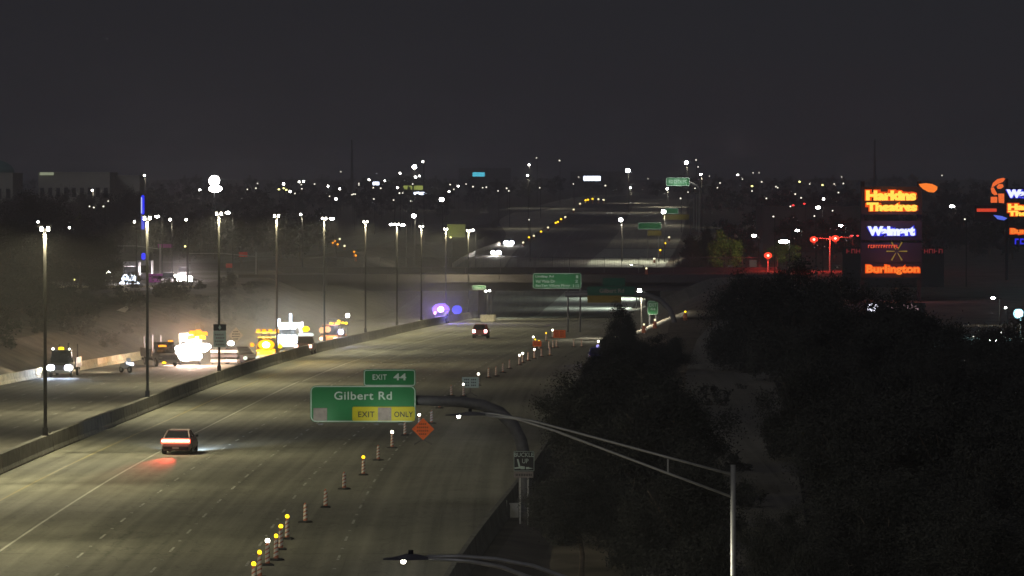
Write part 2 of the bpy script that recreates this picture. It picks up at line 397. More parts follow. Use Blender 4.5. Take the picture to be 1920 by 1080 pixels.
# ------------------------------------------------------------------ overpass and cross street
DN, DF, ZD = 772.0, 832.0, -1.9
t = thing("overpass", "long dark concrete overpass carrying the cross street over the freeway", "overpass", (0, DN, ZD))
MB().box(-44, 46, 0, DF - DN, -.5, 0).build("deck", M_BRIDGE, t)
for k in range(9):
    MB().box(-43.5, 45.5, 1.0 + k * 7.1, 1.7 + k * 7.1, -1.8, -.5).build("girder", M_BRIDGE, t)
for k in range(15):
    MB().box(-44 + k * 6, -38.05 + k * 6, -.28, .0, -.42, .85).build("parapet", M_BRIDGE, t)
for k in range(15):
    MB().box(-44 + k * 6, -38.05 + k * 6, DF - DN, DF - DN + .3, -.42, .95).build("parapet", M_BRIDGE, t)
m_ = MB()
for k in range(31): m_.box(-44 + k * 3 - .04, -44 + k * 3 + .04, DF - DN + .1, DF - DN + .18, .95, 2.7)
m_.box(-44, 46, DF - DN + .1, DF - DN + .16, 2.66, 2.74)
for k in range(300): m_.box(-44 + k * .3 - .012, -44 + k * .3 + .012, DF - DN + .12, DF - DN + .15, .95, 2.66)
m_.build("fence", M_DSTEEL, t)
for xp in (-4.9, 23.5):
    for k in range(5):
        MB().tube([(xp, 6 + k * 12, -7.3), (xp, 6 + k * 12, -1.8)], .55, 12).build("pier", M_BRIDGE, t)
for s in (-1, 1):
    MB().box(s * 44 - 1.2, s * 44 + 1.2, -.2, DF - DN + .2, -3.6, -.52).build("abutment", M_BRIDGE, t)
sp_ = MB()
for s, fx in ((-1, lambda d: float(XL(d)) - 1.4), (1, lambda d: float(XR(d)) + 1.4)):
    a, b = fx(DN), fx(DF)
    sp_.add([(a, 0, float(zr(DN)) - ZD + .02), (b, DF - DN, float(zr(DF)) - ZD + .02), (s * 42.8, DF - DN, -2.0), (s * 42.8, 0, -2.0)], [(0, 1, 2, 3) if s < 0 else (3, 2, 1, 0)])
sp_.build("slope_paving", M_BRIDGE, t)

def quad(name, m, pts, kind=True):
    mb = MB(); mb.add(pts, [tuple(range(len(pts)))]); o = mb.build(name, m)
    me = o.data; ul = me.uv_layers.new(name="UVMap")
    for lp in me.loops: ul.data[lp.index].uv = me.vertices[lp.vertex_index].co.xy[:]
    if kind: struct(o)
    return o
for s, a, b in ((-1, -420, -44), (1, 46, 260)):
    mb = MB(); mb.box(a, b, DN, DF, ZD - .5, ZD + .35); o = mb.build("cross_street", M_ASPH2); o.data.uv_layers.new(name="UVMap"); struct(o)
quad("street_apron", M_ASPH2, [(-110, 694, zn(690) + .16), (-46, 694, zn(690) + .16), (-46, 771, -1.62), (-150, 771, -1.62)])
m_ = MB(); m_.box(-110, -46, 693.6, 694, zn(690) + .0, zn(690) + .31); struct(m_.build("street_kerb", M_KRAIL))
# curved pale slope path below the cross street, left of the work zone
path = [(232, 548, 700), (236, 562, 672), (240, 576, 640), (246, 590, 618), (250, 604, 596), (238, 620, 575), (226, 634, 560)]
vs, fs = [], []
for i, (x, y, d) in enumerate(path):
    w_ = [22, 14, 9, 7, 7, 12, 16][i] * d / F
    X = XX(x, d); vs += [(X - w_ / 2, d, gz(X - w_ / 2, d) + .25), (X + w_ / 2, d, gz(X + w_ / 2, d) + .25)]
for i in range(len(path) - 1): fs.append((2 * i, 2 * i + 1, 2 * i + 3, 2 * i + 2))
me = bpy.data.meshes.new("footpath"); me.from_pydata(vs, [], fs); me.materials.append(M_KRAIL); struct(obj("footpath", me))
# side road lit beyond the overpass at left, frontage road at right
def gstrip(name, m, pts, w_, dz=.14):
    vs, fs, q = [], [], []
    for (x0, d0), (x1, d1) in zip(pts[:-1], pts[1:]):
        k = max(1, int(math.hypot(x1 - x0, d1 - d0) / 8))
        q += [(x0 + (x1 - x0) * i / k, d0 + (d1 - d0) * i / k) for i in range(k)]
    q.append(pts[-1])
    for i, (x, d) in enumerate(q):
        a = Vector(q[min(i + 1, len(q) - 1)]) - Vector(q[max(i - 1, 0)]); a.normalize(); nx, ny = a.y * w_ / 2, -a.x * w_ / 2
        z = gz(x, d) + dz; vs += [(x - nx, d - ny, z), (x + nx, d + ny, z)]
    fs = [(2 * i, 2 * i + 1, 2 * i + 3, 2 * i + 2) for i in range(len(q) - 1)]
    me = bpy.data.meshes.new(name); me.from_pydata(vs, [], fs); me.materials.append(m); ul = me.uv_layers.new(name="UVMap")
    for lp in me.loops: ul.data[lp.index].uv = me.vertices[lp.vertex_index].co.xy[:]
    return struct(obj(name, me))
gstrip("loop_road", M_ASPH2, [(-60, 900), (-48, 1000), (-40, 1100), (-36, 1250), (-20, 1500), (10, 1900)], 16, .25)
gstrip("frontage_road", M_ASPH2, [(7.5, 120), (9, 200), (11.5, 250), (15, 320), (18, 400), (22, 480), (30, 600), (38, 700)], 7, .30)
gstrip("exit_ramp", M_ASPH2, [(11, 590), (16, 640), (22, 690), (30, 735), (39, 768)], 7, .16)

# ------------------------------------------------------------------ freeway light poles on the median
def solve_x(fx, x, lo=200, hi=830):
    best = min(np.arange(lo, hi, .5), key=lambda d: abs(CX + F * float(fx(d)) / d - x)); return float(best)
poles = [(85, 428), (276, 408), (411, 400), (519, 404), (608, 409), (685, 415), (744, 420), (790, 424), (836, 429), (878, 432)]
LC = (1, .90, .53)
where = ["nearest the camera, at the far left edge", "beside the road work diamond sign line, second from the left", "carrying the black and white lane sign", "in front of the flashing yellow truck", "beside the dark pickup with amber beacon", "sixth from the left", "seventh from the left", "eighth from the left, beside the police strobe", "ninth from the left", "last before the overpass"]
poles += [None] * 3; where += ["just outside the left edge of the photo"] * 3
where[1] = "second from the left, behind the braking red-lit car"
for i, pl in enumerate(poles):
    if pl: x, yt = pl; d = solve_x(XM, x)
    else: d = [255, 207, 159][i - 10]; yt = YH + (HC - (float(zr(d)) + 1.05 + 13.2)) * F / d
    X = float(XM(d)); z = float(zr(d)) + 1.05; H = ZZ(yt, d) - z
    t = thing("median_light_pole", "twin-headed median light pole, " + where[i], "light pole", (X, d, z), -tang(d), "light poles along the median")
    MB().tube([(0, 0, 0), (0, 0, H * .5), (0, 0, H)], [.115, .10, .09], 10).build("pole", M_BRONZE, t)
    MB().box(-.2, .2, -.2, .2, 0, .06).box(-.16, .16, -.1, .1, .06, .5).build("base_plate", M_BRONZE, t)
    for s in (-1, 1):
        MB().tube([(0, 0, H - .15), (s * .1, 0, H), (s * .2, 0, H + .08)], .04, 6).build("arm", M_BRONZE, t)
        f = MB().box(min(s * .12, s * .42), max(s * .12, s * .42), -.17, .17, H + .08, H + .2).build("luminaire", M_BRONZE, t)
        MB().box(min(s * .13, s * .27), max(s * .13, s * .27), -.12, .12, H - .16, H + .08).build("lens", emit("pole_led", (1, .97, .8), 45), f)
        lamp(t, (s * .30, -.12, H - .2), 9500, LC, 'SPOT', (s * .20, 0, -1), 150, .5, .12)
    lamp(t, (0, -.6, H - .8), 420, (1, .93, .70), 'POINT', size=.1)  # point light added to brighten the pole top

# ------------------------------------------------------------------ other roadside lamps near the camera
def arm_lamp(name, label, d, xp, ytop, up, lo, strut, head, led, rp=.075, ra=.05, power=5500):
    X = XX(xp, d); g = gz(X, d); s = F / d
    def L(x, y, dy=0): return ((x - xp) / s, dy, ZZ(y, d) - g)
    t = thing(name, label, "street light", (X, d, g))
    zt = ZZ(ytop, d) - g
    MB().tube([(0, 0, -.2), (0, 0, zt)], [rp * 1.25, rp], 12).build("pole", M_STEEL, t, smooth_=True)
    MB().tube([L(*p) for p in up], ra, 8).build("upper_arm", M_STEEL, t, smooth_=True)
    MB().tube([L(*p) for p in lo], ra, 8).build("lower_arm", M_STEEL, t, smooth_=True)
    if strut: MB().tube([L(*strut[0]), L(*strut[1])], ra * .8, 8).build("strut", M_STEEL, t)
    hx0, hx1, hy = head; a, b = (hx0 - xp) / s, (hx1 - xp) / s; hz = ZZ(hy, d) - g; n = 9; rings = []
    for k in range(n):
        u = k / (n - 1); wv = [.10, .16, .19, .2, .2, .18, .14, .10, .07][k]; th = [.015, .03, .045, .06, .09, .10, .09, .07, .05][k]
        rings.append([(a + (b - a) * u, -wv, hz), (a + (b - a) * u, wv, hz), (a + (b - a) * u, wv * .7, hz + th), (a + (b - a) * u, -wv * .7, hz + th)])
    h = MB().loft(rings).build("lamp_head", M_DSTEEL, t)
    MB().tube([(a + (b - a) * .62, 0, hz + .09), (a + (b - a) * .62, 0, hz + .17)], .045, 8).build("photocell", M_BLACK, h)
    lx = (led - xp) / s
    MB().ball((lx, 0, hz - .03), .045, 8, 6).build("lens", E_LED, h)
    lamp(t, (lx, 0, hz - .1), power, (1, .95, .75), 'SPOT', (0, .75, -1), 165, .4, .08)
    return t
arm_lamp("truss_arm_street_light", "steel street light with a long two-pipe arm reaching left over the road", 125, 1375, 872,
         [(1372, 890), (1253, 858), (1120, 822), (1000, 790), (930, 777), (900, 775)], [(1372, 932), (1253, 888), (1120, 838), (1040, 808), (965, 785), (905, 779)],
         ((1253, 860), (1253, 886)), (835, 910, 779), 860, rp=.066, ra=.034)
arm_lamp("truss_arm_street_light", "street light head and arm cropped by the bottom edge of the photo", 85, 1240, 1130,
         [(1238, 1150), (1100, 1098), (1000, 1062), (930, 1049), (860, 1044), (800, 1045)], [(1238, 1200), (1100, 1140), (1000, 1086), (940, 1064), (880, 1053), (800, 1048)],
         None, (718, 802, 1050), 756, rp=.075, ra=.038)

for k, (d, pw) in enumerate(((868, 9000), (940, 13000))):  # added lamps hidden by the bridge, brighten the pale ramp
    X = float(XR(d)) + .8; z = float(zr(d)); t = thing("added_ramp_light", "added unseen ramp light behind the overpass, %s from the bridge" % ORD[k], "street light", (X, d, z), 0, "added ramp lights behind the overpass")
    MB().tube([(0, 0, 0), (0, 0, 6.6)], [.11, .08], 8).build("pole", M_BRONZE, t); MB().tube([(0, 0, 6.4), (-.8, 0, 6.7), (-2.0, 0, 6.75)], .05, 6).build("arm", M_BRONZE, t)
    h = MB().box(-2.7, -2.0, -.16, .16, 6.68, 6.8).build("lamp_head", M_BRONZE, t); MB().box(-2.6, -2.1, -.12, .12, 6.65, 6.68).build("lens", E_LED, h)
    lamp(t, (-2.4, 0, 6.5), pw, (.88, 1, .86), 'SPOT', (-.5, 0, -1), 160, .5, .15)
# ------------------------------------------------------------------ signs
def frame_sign(parent, x0, x1, z0, z1, y, m, mb_, r=.12, bw=.035, name="panel"):
    p = MB().plate(rrect(x0, x1, z0, z1, r), y, y + .06).build(name, m, parent)
    b = MB(); ring_plate(b, x0 + .02, x1 - .02, z0 + .02, z1 - .02, r, bw, y - .008, y).build("border", mb_, p)
    return p
d = 228.0; s = F / d; Xc = XX(985, d); g = gz(Xc, d)
t = thing("exit_sign_gantry", "green Gilbert Rd exit 44 sign on a dark curved single-tube gantry", "road sign", (Xc, d, g))
def L(x, y, dy=0.0): return ((x - 985) / s, dy, ZZ(y, d) - g)
MB().tube([L(985, 1015), L(985, 905), L(984, 862), L(977, 827), L(962, 797), L(938, 774), L(905, 760), L(868, 754), L(800, 751), L(620, 750)], [.33, .32, .31, .30, .30, .29, .28, .26, .24, .2], 16).build("gantry_tube", M_DSTEEL, t, smooth_=True)
MB().tube([(0, 0, -.1), (0, 0, .22)], .55, 14).build("footing", M_BARR, t)
def sg(x, y): return (x - 985) / s, ZZ(y, d) - g
x0, z0 = sg(582, 791); x1, z1 = sg(780, 722.5)
p = frame_sign(t, x0, x1, z0, z1, -.42, M_SGREEN, M_SWHITE, .26, .045, "main_panel")
ex0, ez0 = sg(682, 723.6); ex1, ez1 = sg(779.5, 692)
q = frame_sign(t, ex0, ex1, ez0, ez1, -.42, M_SGREEN, M_SWHITE, .12, .04, "exit_number_panel")
def st(txt, a, b, c, e, par, m=M_SWHITE, off=.012, yy=-.445, sp_=1.08):
    xa, za = sg(a, e); xb, zb = sg(b, c); return text(txt, xa, xb, za, zb, yy, m, par, off=off, space=sp_)
st("Gilbert Rd", 627, 735, 733.5, 749, p); st("EXIT", 699, 725.5, 701.5, 711.5, q); st("44", 738, 762, 699.5, 712.5, q, off=.03)
yx0, yz0 = sg(661, 788.5); yx1, yz1 = sg(778, 762)
yp = MB().plate(rrect(yx0, yx1, yz0, yz1, .07), -.448, -.436).build("exit_only_strip", M_SYEL, p)
st("EXIT", 672, 702.5, 771, 781.5, p, M_SBLACK, yy=-.456); st("ONLY", 739.5, 774.5, 771, 781.5, p, M_SBLACK, yy=-.456)
a0, b0 = sg(709, 788); a1, b1 = sg(734, 763.5); MB().plate([(a0, b0), (a1, b0), (a1, b1), (a0, b1)], -.462, -.449).build("covered_patch", M_SGREY, p)
a0, b0 = sg(588, 788); a1, b1 = sg(613.5, 764.5); MB().plate([(a0, b0), (a1, b0), (a1, b1), (a0, b1)], -.452, -.437).build("covered_patch", M_SGREY, p)
for xx in (605, 640, 720, 760):
    a, b = sg(xx, 788); MB().box(a - .05, a + .05, -.35, -.2, b, b + 1.5).build("bracket", M_DSTEEL, t)
for xx in (602, 706, 752):
    a, b = sg(xx, 793); f = MB().box(a - .12, a + .12, -.7, -.45, b - .06, b - .0).build("sign_lamp", M_DSTEEL, t)
    lamp(t, (a, -2.0, b + .2), 40, (.95, 1, .85), 'SPOT', (0, 1.5, .9), 130, .8, .3)

# belt sign
d = 222.0; s = F / d; Xc = XX(982, d); g = gz(Xc, d)
t = thing("belt_sign", "black buckle up sign with seat belt drawing on two posts", "road sign", (Xc, d, g))
def sb(x, y): return (x - 982) / s, ZZ(y, d) - g
x0, z0 = sb(963, 884); x1, z1 = sb(1002, 846)
p = MB().plate(rrect(x0, x1, z0, z1, .03), -.03, 0).build("upper_panel", M_SBLACK, t); b = MB(); ring_plate(b, x0 + .01, x1 - .01, z0 + .01, z1 - .01, .03, .018, -.038, -.03); b.build("border", M_SWHITE, p)
def bt(txt, a, b, c, e, par, m): xa, za = sb(a, e); xb, zb = sb(b, c); return text(txt, xa, xb, za, zb, -.045, m, par, off=.006)
bt("BUCKLE", 964.5, 1000.5, 849, 857, p, M_SWHITE); bt("UP", 979, 991, 860.5, 869, p, M_SWHITE)
def pp(pts): return [sb(*q_) for q_ in pts]
m_ = MB(); m_.plate(pp([(969, 861), (972, 861), (976, 876), (973, 878)][::-1]), -.045, -.03); m_.plate(pp([(964.5, 877), (978, 875), (978, 878.5), (965, 879.5)][::-1]), -.046, -.03)
m_.plate(pp([(976, 874), (984, 875), (984, 880), (976, 880)][::-1]), -.047, -.03); m_.plate(pp([(986, 876), (992, 876), (992, 880), (986, 880)][::-1]), -.047, -.03); m_.plate(pp([(992, 877), (1000, 878.5), (992, 879.5)][::-1]), -.046, -.03)
m_.build("seat_belt_emblem", M_SWHITE, p)
x0, z0 = sb(963.5, 896); x1, z1 = sb(1000, 885)
p2 = MB().plate(rrect(x0, x1, z0, z1, .02), -.03, 0).build("lower_panel", M_SGREY, t)
m_ = MB()
for k in range(10):
    a, b = sb(967 + k * 3.1, 893); m_.box(a, a + .045, -.036, -.03, b, b + .11)
m_.build("lettering", M_SBLACK, p2)
for xx in (975, 990):
    a, b = sb(xx, 890); MB().box(a - .035, a + .035, 0, .06, -.1, b).build("post", M_STEEL, t)
# small cabinet by the gantry foot
d = 226.0; X = XX(973, d); t = thing("utility_cabinet", "small pale roadside cabinet with short posts below the belt sign", "cabinet", (X - .2, d, gz(X, d)))
MB().box(-.22, .18, -.15, .15, 0, .62).build("box", M_STEEL, t); MB().box(-.26, .22, -.19, .19, .62, .67).build("lid", M_STEEL, t); MB().box(-.42, -.36, -.03, .03, 0, .8).build("post", M_STEEL, t)

def stand_sign(x, yb, label, kind="diamond", size=1.2, zc=1.5, m=M_SORANGE, lines=4, lean=0.0, cat="road sign", off=True, group=None, d=None, txt=True):
    if d is None: v = road(x, yb)
    else: X = XX(x, d); v = Vector((X, d, gz(X, d)))
    t = thing("work_zone_sign", label, cat, v, lean, group)
    h = size / 2 * 1.414
    if kind == "diamond": ol = [(0, zc - h), (h, zc), (0, zc + h), (-h, zc)]
    else: ol = rrect(-size * .62, size * .62, zc - size * .4, zc + size * .4, .04)
    p = MB().plate(ol, -.03, 0).build("panel", m, t)
    if txt:
        mm = M_STEXT if m is M_SORANGE else M_SBLACK
        for k in range(lines):
            z = zc + (lines / 2 - .5 - k) * h * .30; w_ = (h - abs(z - zc)) * .62 if kind == "diamond" else size * .45
            m_ = MB(); n = max(3, int(w_ * 2 / (h * .16)))
            for j in range(n):
                if j in (n // 2,) and n > 6: continue
                a = -w_ + 2 * w_ * j / n; m_.box(a, a + 2 * w_ / n * .62, -.036, -.03, z - h * .075, z + h * .075)
            m_.build("lettering", mm, p)
    bz = (zc - h) if kind == "diamond" else zc - size * .4
    MB().box(-.025, .025, .0, .05, .25, zc + (h * .8 if kind == "diamond" else size * .35)).build("mast", M_DSTEEL, t)
    for a in ((-.55, -.5), (.55, -.5), (-.55, .5), (.55, .5)):
        MB().tube([(0, 0.02, .32), (a[0], a[1], .02)], .02, 5).build("leg", M_DSTEEL, t)
    return t
stand_sign(793, 834, "orange diamond road work sign on a low stand just right of the Gilbert Rd sign", size=1.0, zc=.98)
stand_sign(882, 744, "white rectangular work zone sign on a stand beside a lit channelizer", "rect", 1.1, 1.15, M_SWHITE, 3)
stand_sign(1049, 641, "red-orange work zone sign board beyond the last amber flashers", "rect", 1.2, .95, M_SORANGE, 3)
stand_sign(442, 668, "orange and white tilted diamond sign standing in the bright work zone", size=1.25, zc=2.25, m=M_REFW, lean=.5)
stand_sign(1007, 657, "orange warning board standing in the cluster of amber flashers", "rect", .8, .75, M_SORANGE, 2)

# lane sign on the third median pole
d = solve_x(XM, 411) - .35; s = F / d; X = float(XM(d)); g = float(zr(d))
t = thing("lane_sign", "white lane restriction sign with black diamond header on the third median pole", "road sign", (X, d, g))
def sl(x, y): return (x - 411) / s, ZZ(y, d) - g
x0, z0 = sl(401, 620); x1, z1 = sl(425, 608); p = MB().plate(rrect(x0, x1, z0, z1, .04), -.04, 0).build("header_panel", M_SBLACK, t)
cx_, cz = (x0 + x1) / 2, (z0 + z1) / 2; MB().plate([(cx_, cz - .22), (cx_ + .13, cz), (cx_, cz + .22), (cx_ - .13, cz)], -.05, -.04).build("diamond_emblem", M_SWHITE, p)
x0, z0 = sl(401, 651); x1, z1 = sl(425, 620.5); p = MB().plate(rrect(x0, x1, z0, z1, .04), -.04, 0).build("lower_panel", M_SWHITE, t)
for k in range(4):
    a, b = sl(404 + (k % 2) * 1.5, 627 + k * 6.2); m_ = MB()
    for j in range(5): m_.box(a + j * .16, a + j * .16 + .11, -.046, -.04, b - .1, b + .05)
    m_.build("lettering", M_SGREY, p)

def far_sign(name, label, d, x0, x1, y0, y1, m, rows, cat="road sign", post=None, tube=None, extra=None, gy=None, light=60, border=M_SWHITE, rad=None):
    s = F / d; xc = (x0 + x1) / 2; X = XX(xc, d); g = gz(X, d) if gy is None else gy
    t = thing(name, label, cat, (X, d, g))
    def q(x, y): return (x - xc) / s, ZZ(y, d) - g
    a, b = q(x0, y1); c, e = q(x1, y0); p = frame_sign(t, a, c, b, e, -.3, m, border, min(.25, (e - b) * .15), max(.05, .9 / s), "panel")
    for (txt, xa, xb, ya, yb_, mm) in rows:
        if not txt: glyphs(p, 10, xa, xb, ya, yb_, q, mm, -.33); continue
        fa, fb = q(xa, yb_); fc, fe = q(xb, ya); text(txt, fa, fc, fb, fe, -.33, mm, p, off=.02)
    for k, (m2, u0, u1, v0, v1) in enumerate(extra or []):
        fa, fb = q(u0, v1); fc, fe = q(u1, v0); MB().plate(rrect(fa, fc, fb, fe, .1), -.3, -.24).build("sub_panel", m2, t)
    for px in (post or []):
        a, _ = q(px, 0); MB().tube([(a, -.1, -.2), (a, -.1, e if not tube else e)], .12, 8).build("post", M_DSTEEL, t)
    if tube:
        pts = [((x - xc) / s, .1, ZZ(y, d) - g) for x, y in tube]; MB().tube(pts, rad or .3, 10).build("gantry_tube", M_DSTEEL, t, smooth_=True)
    if light: lamp(t, (0, -6, b - 1), light, (.9, 1, .85), 'SPOT', (0, 5.5, 2.4), 110, .8, .5)  # added spot in front of the sign face, no fixture there
    return t
far_sign("distance_sign", "green three-line distance sign standing before the overpass", 640, 999, 1090, 512, 541, M_SGREEN,
         [("Lindsay Rd", 1004, 1038, 516, 521.5, M_SWHITE), ("1", 1080, 1084, 516, 521.5, M_SWHITE), ("Val Vista Dr", 1004, 1041, 524.5, 530, M_SWHITE), ("2", 1078, 1084, 524.5, 530, M_SWHITE),
          ("SanTan Village Pkwy", 1004, 1069, 533, 538.5, M_SWHITE), ("3 1/2", 1074, 1086, 533, 538.5, M_SWHITE)], light=420, post=[1065, 1088])
far_sign("gantry_sign", "dark green and yellow sign on a curved gantry behind the tall tree", 560, 1101, 1190, 537, 553.5, M_SGREEND,
         [("Gilbert Rd", 1124, 1170, 541, 549, M_SGREY)], border=M_SGREEND, tube=[(1265, 640), (1264, 600), (1256, 580), (1238, 563), (1215, 554), (1180, 551), (1060, 552)], extra=[(M_SYELD, 1101, 1165, 554, 567.5), (M_SGREEND, 1130, 1172, 521, 536)], light=12, rad=.33)
far_sign("exit_gore_sign", "green exit sign with white arrow standing right of the curved gantry", 600, 1214, 1234, 564, 590, M_SGREEN,
         [("EXIT", 1217, 1231, 568.5, 575, M_SWHITE), ("44", 1219, 1229, 577, 581.5, M_SWHITE)], post=[1218, 1230], light=120)
far_sign("street_name_sign", "small dim green sign hung on the overpass above the median pier", 771.2, 886, 911, 535, 543, M_SGREEN, [("Gilbert Rd", 889, 908, 537, 541, M_SWHITE)], gy=-3.0, light=60)
far_sign("overhead_sign", "highest green overhead sign on a curved pole near the skyline", 1500, 1249, 1293, 333, 348.5, M_SGREEN,
         [("", 1254, 1288, 337, 344, M_SWHITE)], tube=[(1315, 470), (1315, 372), (1312, 356), (1306, 348), (1296, 343), (1260, 342)], light=2600, rad=.35)
for k, px in enumerate((1301, 1306, 1311)):
    d = 1450 - 60 * k; X = XX(px, d); t = thing("sign_pole", "pale vertical pole, %s from the left in the cluster under the high green sign" % ORD[k], "pole", (X, d, gz(X, d)))
    MB().tube([(0, 0, 0), (0, 0, ZZ(370 - 4 * k, d) - gz(X, d))], .17, 8).build("shaft", M_STEEL, t); MB().box(-.5, .5, -.5, .5, -.2, .25).build("footing", M_BARR, t)
far_sign("gantry_sign", "distant green sign with yellow strip beside the bright star-like lamp", 1350, 1248, 1272, 390, 401, M_SGREEN, [], post=[1294], extra=[(M_SYELD, 1242, 1292, 402, 412)], light=500)
far_sign("gantry_sign", "distant dim green sign with yellow strip left of the tall palms", 1150, 1196, 1240, 417, 430, M_SGREEN, [], post=[1235], extra=[(M_SYELD, 1214, 1240, 432, 442)], light=260)

def plain_sign(x, y, w_, h_, d, m, label, cat="road sign", dz=None, power=0, col=(1, .5, .4)):
    s = F / d; X = XX(x, d); g = gz(X, d); z = ZZ(y, d) - g; t = thing("roadside_sign", label, cat, (X, d, g))
    p = MB().plate(rrect(-w_ / s / 2, w_ / s / 2, z - h_ / s / 2, z + h_ / s / 2, .06), -.06, 0).build("panel", m, t)
    for a in (-.3, .3): MB().box(a * w_ / s - .04, a * w_ / s + .04, .0, .08, -.1, z).build("post", M_DSTEEL, t)
    if power: lamp(t, (0, -3, z), power, col, 'SPOT', (0, 1, 0), 100, .6, .3)  # free-standing spot added to brighten the panel
plain_sign(173, 502, 16, 15, 705, M_SRED, "bright red square sign beside the cross street at left", power=110, col=(1, .8, .8))
plain_sign(148, 512, 12, 11, 720, M_SPURPLE, "small magenta sign left of the bright red square sign", power=25)
plain_sign(310, 461, 28, 7, 900, M_SPURPLE, "long dim magenta sign beyond the second median pole", power=25)
plain_sign(292, 525, 26, 24, 730, M_SPURPLE, "large magenta panel beside the truck with twin white headlights", power=90, col=(1, .7, 1))
plain_sign(260, 510, 12, 8, 735, M_SRED, "small dim red sign above the white van", power=12)
plain_sign(456, 477, 16, 9, 860, M_SRED, "dim red sign right of the third median pole", power=15)
plain_sign(430, 498, 13, 8, 800, M_SRED, "small faint red sign beside the third median pole", power=6)
plain_sign(1369, 494, 13, 13, 860, M_SGREY, "pale square sign under the lit green tree", power=20, col=(.8, .9, 1))
plain_sign(1412, 494, 14, 13, 860, M_SGREY, "pale square sign left of the red traffic signal", power=20, col=(.8, .9, 1))

# ------------------------------------------------------------------ channelizers
def channel_proto(light, label, loc, rz):
    t = thing("channelizer", label, "channelizer", loc, rz, "striped channelizers closing the right lanes")
    MB().loft([[(.30 * math.cos(a) * k, .30 * math.sin(a) * k, z) for a in [math.pi / 4 + math.pi / 2 * i for i in range(4)]] for z, k in ((0, 1.15), (.05, 1.15), (.09, .8))]).build("base", M_BLACK, t)
    MB().tube([(0, 0, .06), (0, 0, .45), (0, 0, .86)], [.10, .09, .075], 12).build("body", M_ORANGE, t)
    for k in range(4):
        z = .17 + k * .18; r = .103 - .028 * (z / .86); rings = []
        for dz in (0, .115):
            rings.append([((r + .004) * math.cos(a), (r + .004) * math.sin(a), z + dz + .055 * math.cos(a)) for a in [2 * math.pi * i / 12 for i in range(12)]])
        MB().loft(rings).build("reflective_band", M_REFW, t)
    if light:
        h = MB().box(-.05, .05, -.03, .03, .86, .93).build("lamp_housing", M_ORANGE, t)
        MB().ball((0, 0, 1.0), .095, 10, 8, (1, .55, 1)).build("lens", E_AMBER if light == 'Y' else E_AMBW, h)
        MB().tube([(0, .02, .93), (0, .02, .93)], .02, 4)
    else:
        MB().tube([(0, 0, .86), (0, 0, .92)], [.05, .03], 8).build("handle", M_ORANGE, t)
    return t
chs = [(475, 1110, 'Y'), (486, 1086, 'Y'), (501, 1062, 'W'), (517, 1052, 'Y'), (526, 1033, 'Y'), (538, 1013, 'Y'), (572, 981, 0), (610, 953, 0), (645, 919, 0), (681, 892, 'Y'), (709, 864, 0), (735, 841, 'W'),
       (759, 817, 0), (786, 806, 'W'), (809, 795, 0), (824, 766, 0), (846, 743, 0), (869, 744, 'W'), (897, 723, 'W'), (916, 709, 0), (930, 706, 0), (943, 699, 0), (955.5, 692, 0), (974, 685, 'W'), (980, 681, 'W'), (990.5, 677, 0), (1002, 673, 'W'), (1015, 669, 0), (1031, 667, 0), (1029.5, 655, 0), (1037, 653, 0), (1043.7, 652, 0),
       (1000, 648, 'W'), (1003.6, 653, 'Y'), (1010.6, 656, 'Y'), (1024, 640, 'Y'), (1036, 634, 'W'), (1076, 651, 0), (1090.5, 651, 0), (1122, 657, 'W')]
protos = {}
n_row = 0
allch = []
for (x, y, l) in sorted(chs, key=lambda c: -c[1]): allch.append((road(x, y), l))
ORD40 = ORD + ["thirty-fifth", "thirty-sixth", "thirty-seventh", "thirty-eighth", "thirty-ninth", "fortieth"]
desc = {'Y': "striped channelizer with a lit amber flasher", 'W': "striped channelizer with a lit pale flasher", 0: "orange and white striped channelizer without a lamp"}
for i, (v, l) in enumerate(allch):
    lab = "%s, %s from the bottom" % (desc[l], ORD40[i]); rz = R.uniform(-.6, .6)
    if l not in protos: protos[l] = channel_proto(l, lab, v, rz)
    else: dup(protos[l], v, rz, lab)
# the far ones, along the freeway beyond the overpass and on its ramps
farc = [(981, 456, 'W'), (992, 446, 'Y'), (1001, 443, 'W'), (1014.5, 435, 'Y'), (1027.5, 427, 'W'), (1042, 418, 'Y'), (1046, 416, 'Y'), (1052, 411, 'Y'), (1060, 407, 'W'), (1075.5, 393, 'W'), (1087.5, 382, 'W'), (1098, 375.5, 'Y'), (1102.5, 374.5, 'Y'), (1111, 373, 'Y'), (1122, 373.5, 'W'), (1132, 375, 'W')]
def far_ch(lst, what, dfun, group):
    for i, (x, y, l) in enumerate(lst):
        d = dfun(x, y)
        if d is None: d = min(range(850, 2400, 5), key=lambda q_: abs(ZZ(y, q_) - gz(XX(x, q_), q_) - 1.1))
        X = XX(x, d); z = ZZ(y, d)
        g = -1.55 if 770 < d < 832 else gz(X, d); lab = "%s, %s from left, %s" % ({'Y': "amber flasher", 'W': "pale flasher", 'O': "orange flasher"}[l], ORD[i], what)
        t = thing("flasher_drum", lab, "channelizer", (X, d, g), 0, group); h = max(1.0, z - g); r = 1.9 * d / F
        MB().tube([(0, 0, 0), (0, 0, h - .2)], [.28, .2], 8).build("body", M_ORANGE, t)
        MB().ball((0, 0, h), r, 8, 6, (1, .6, 1)).build("lens", {'Y': E_AMBER, 'W': emit("far_pale_flasher", (.95, .85, .5), 2.0), 'O': E_ORNG}[l], t)
def droad(x, y):
    return depth(min(y + 6, 480)) if y > 380 else depth(max(y + 6, 381))
far_ch(farc, "on the line climbing the far freeway", droad, "flashers along the far freeway")
far_ch([(1212, 504, 'W'), (1227, 485, 'W'), (1238, 469, 'Y'), (1247, 456, 'Y'), (1254.5, 445, 'W')], "on the far ramp left of the tall palms", lambda x, y: 800 if y > 500 else None, "flashers on the far ramp")
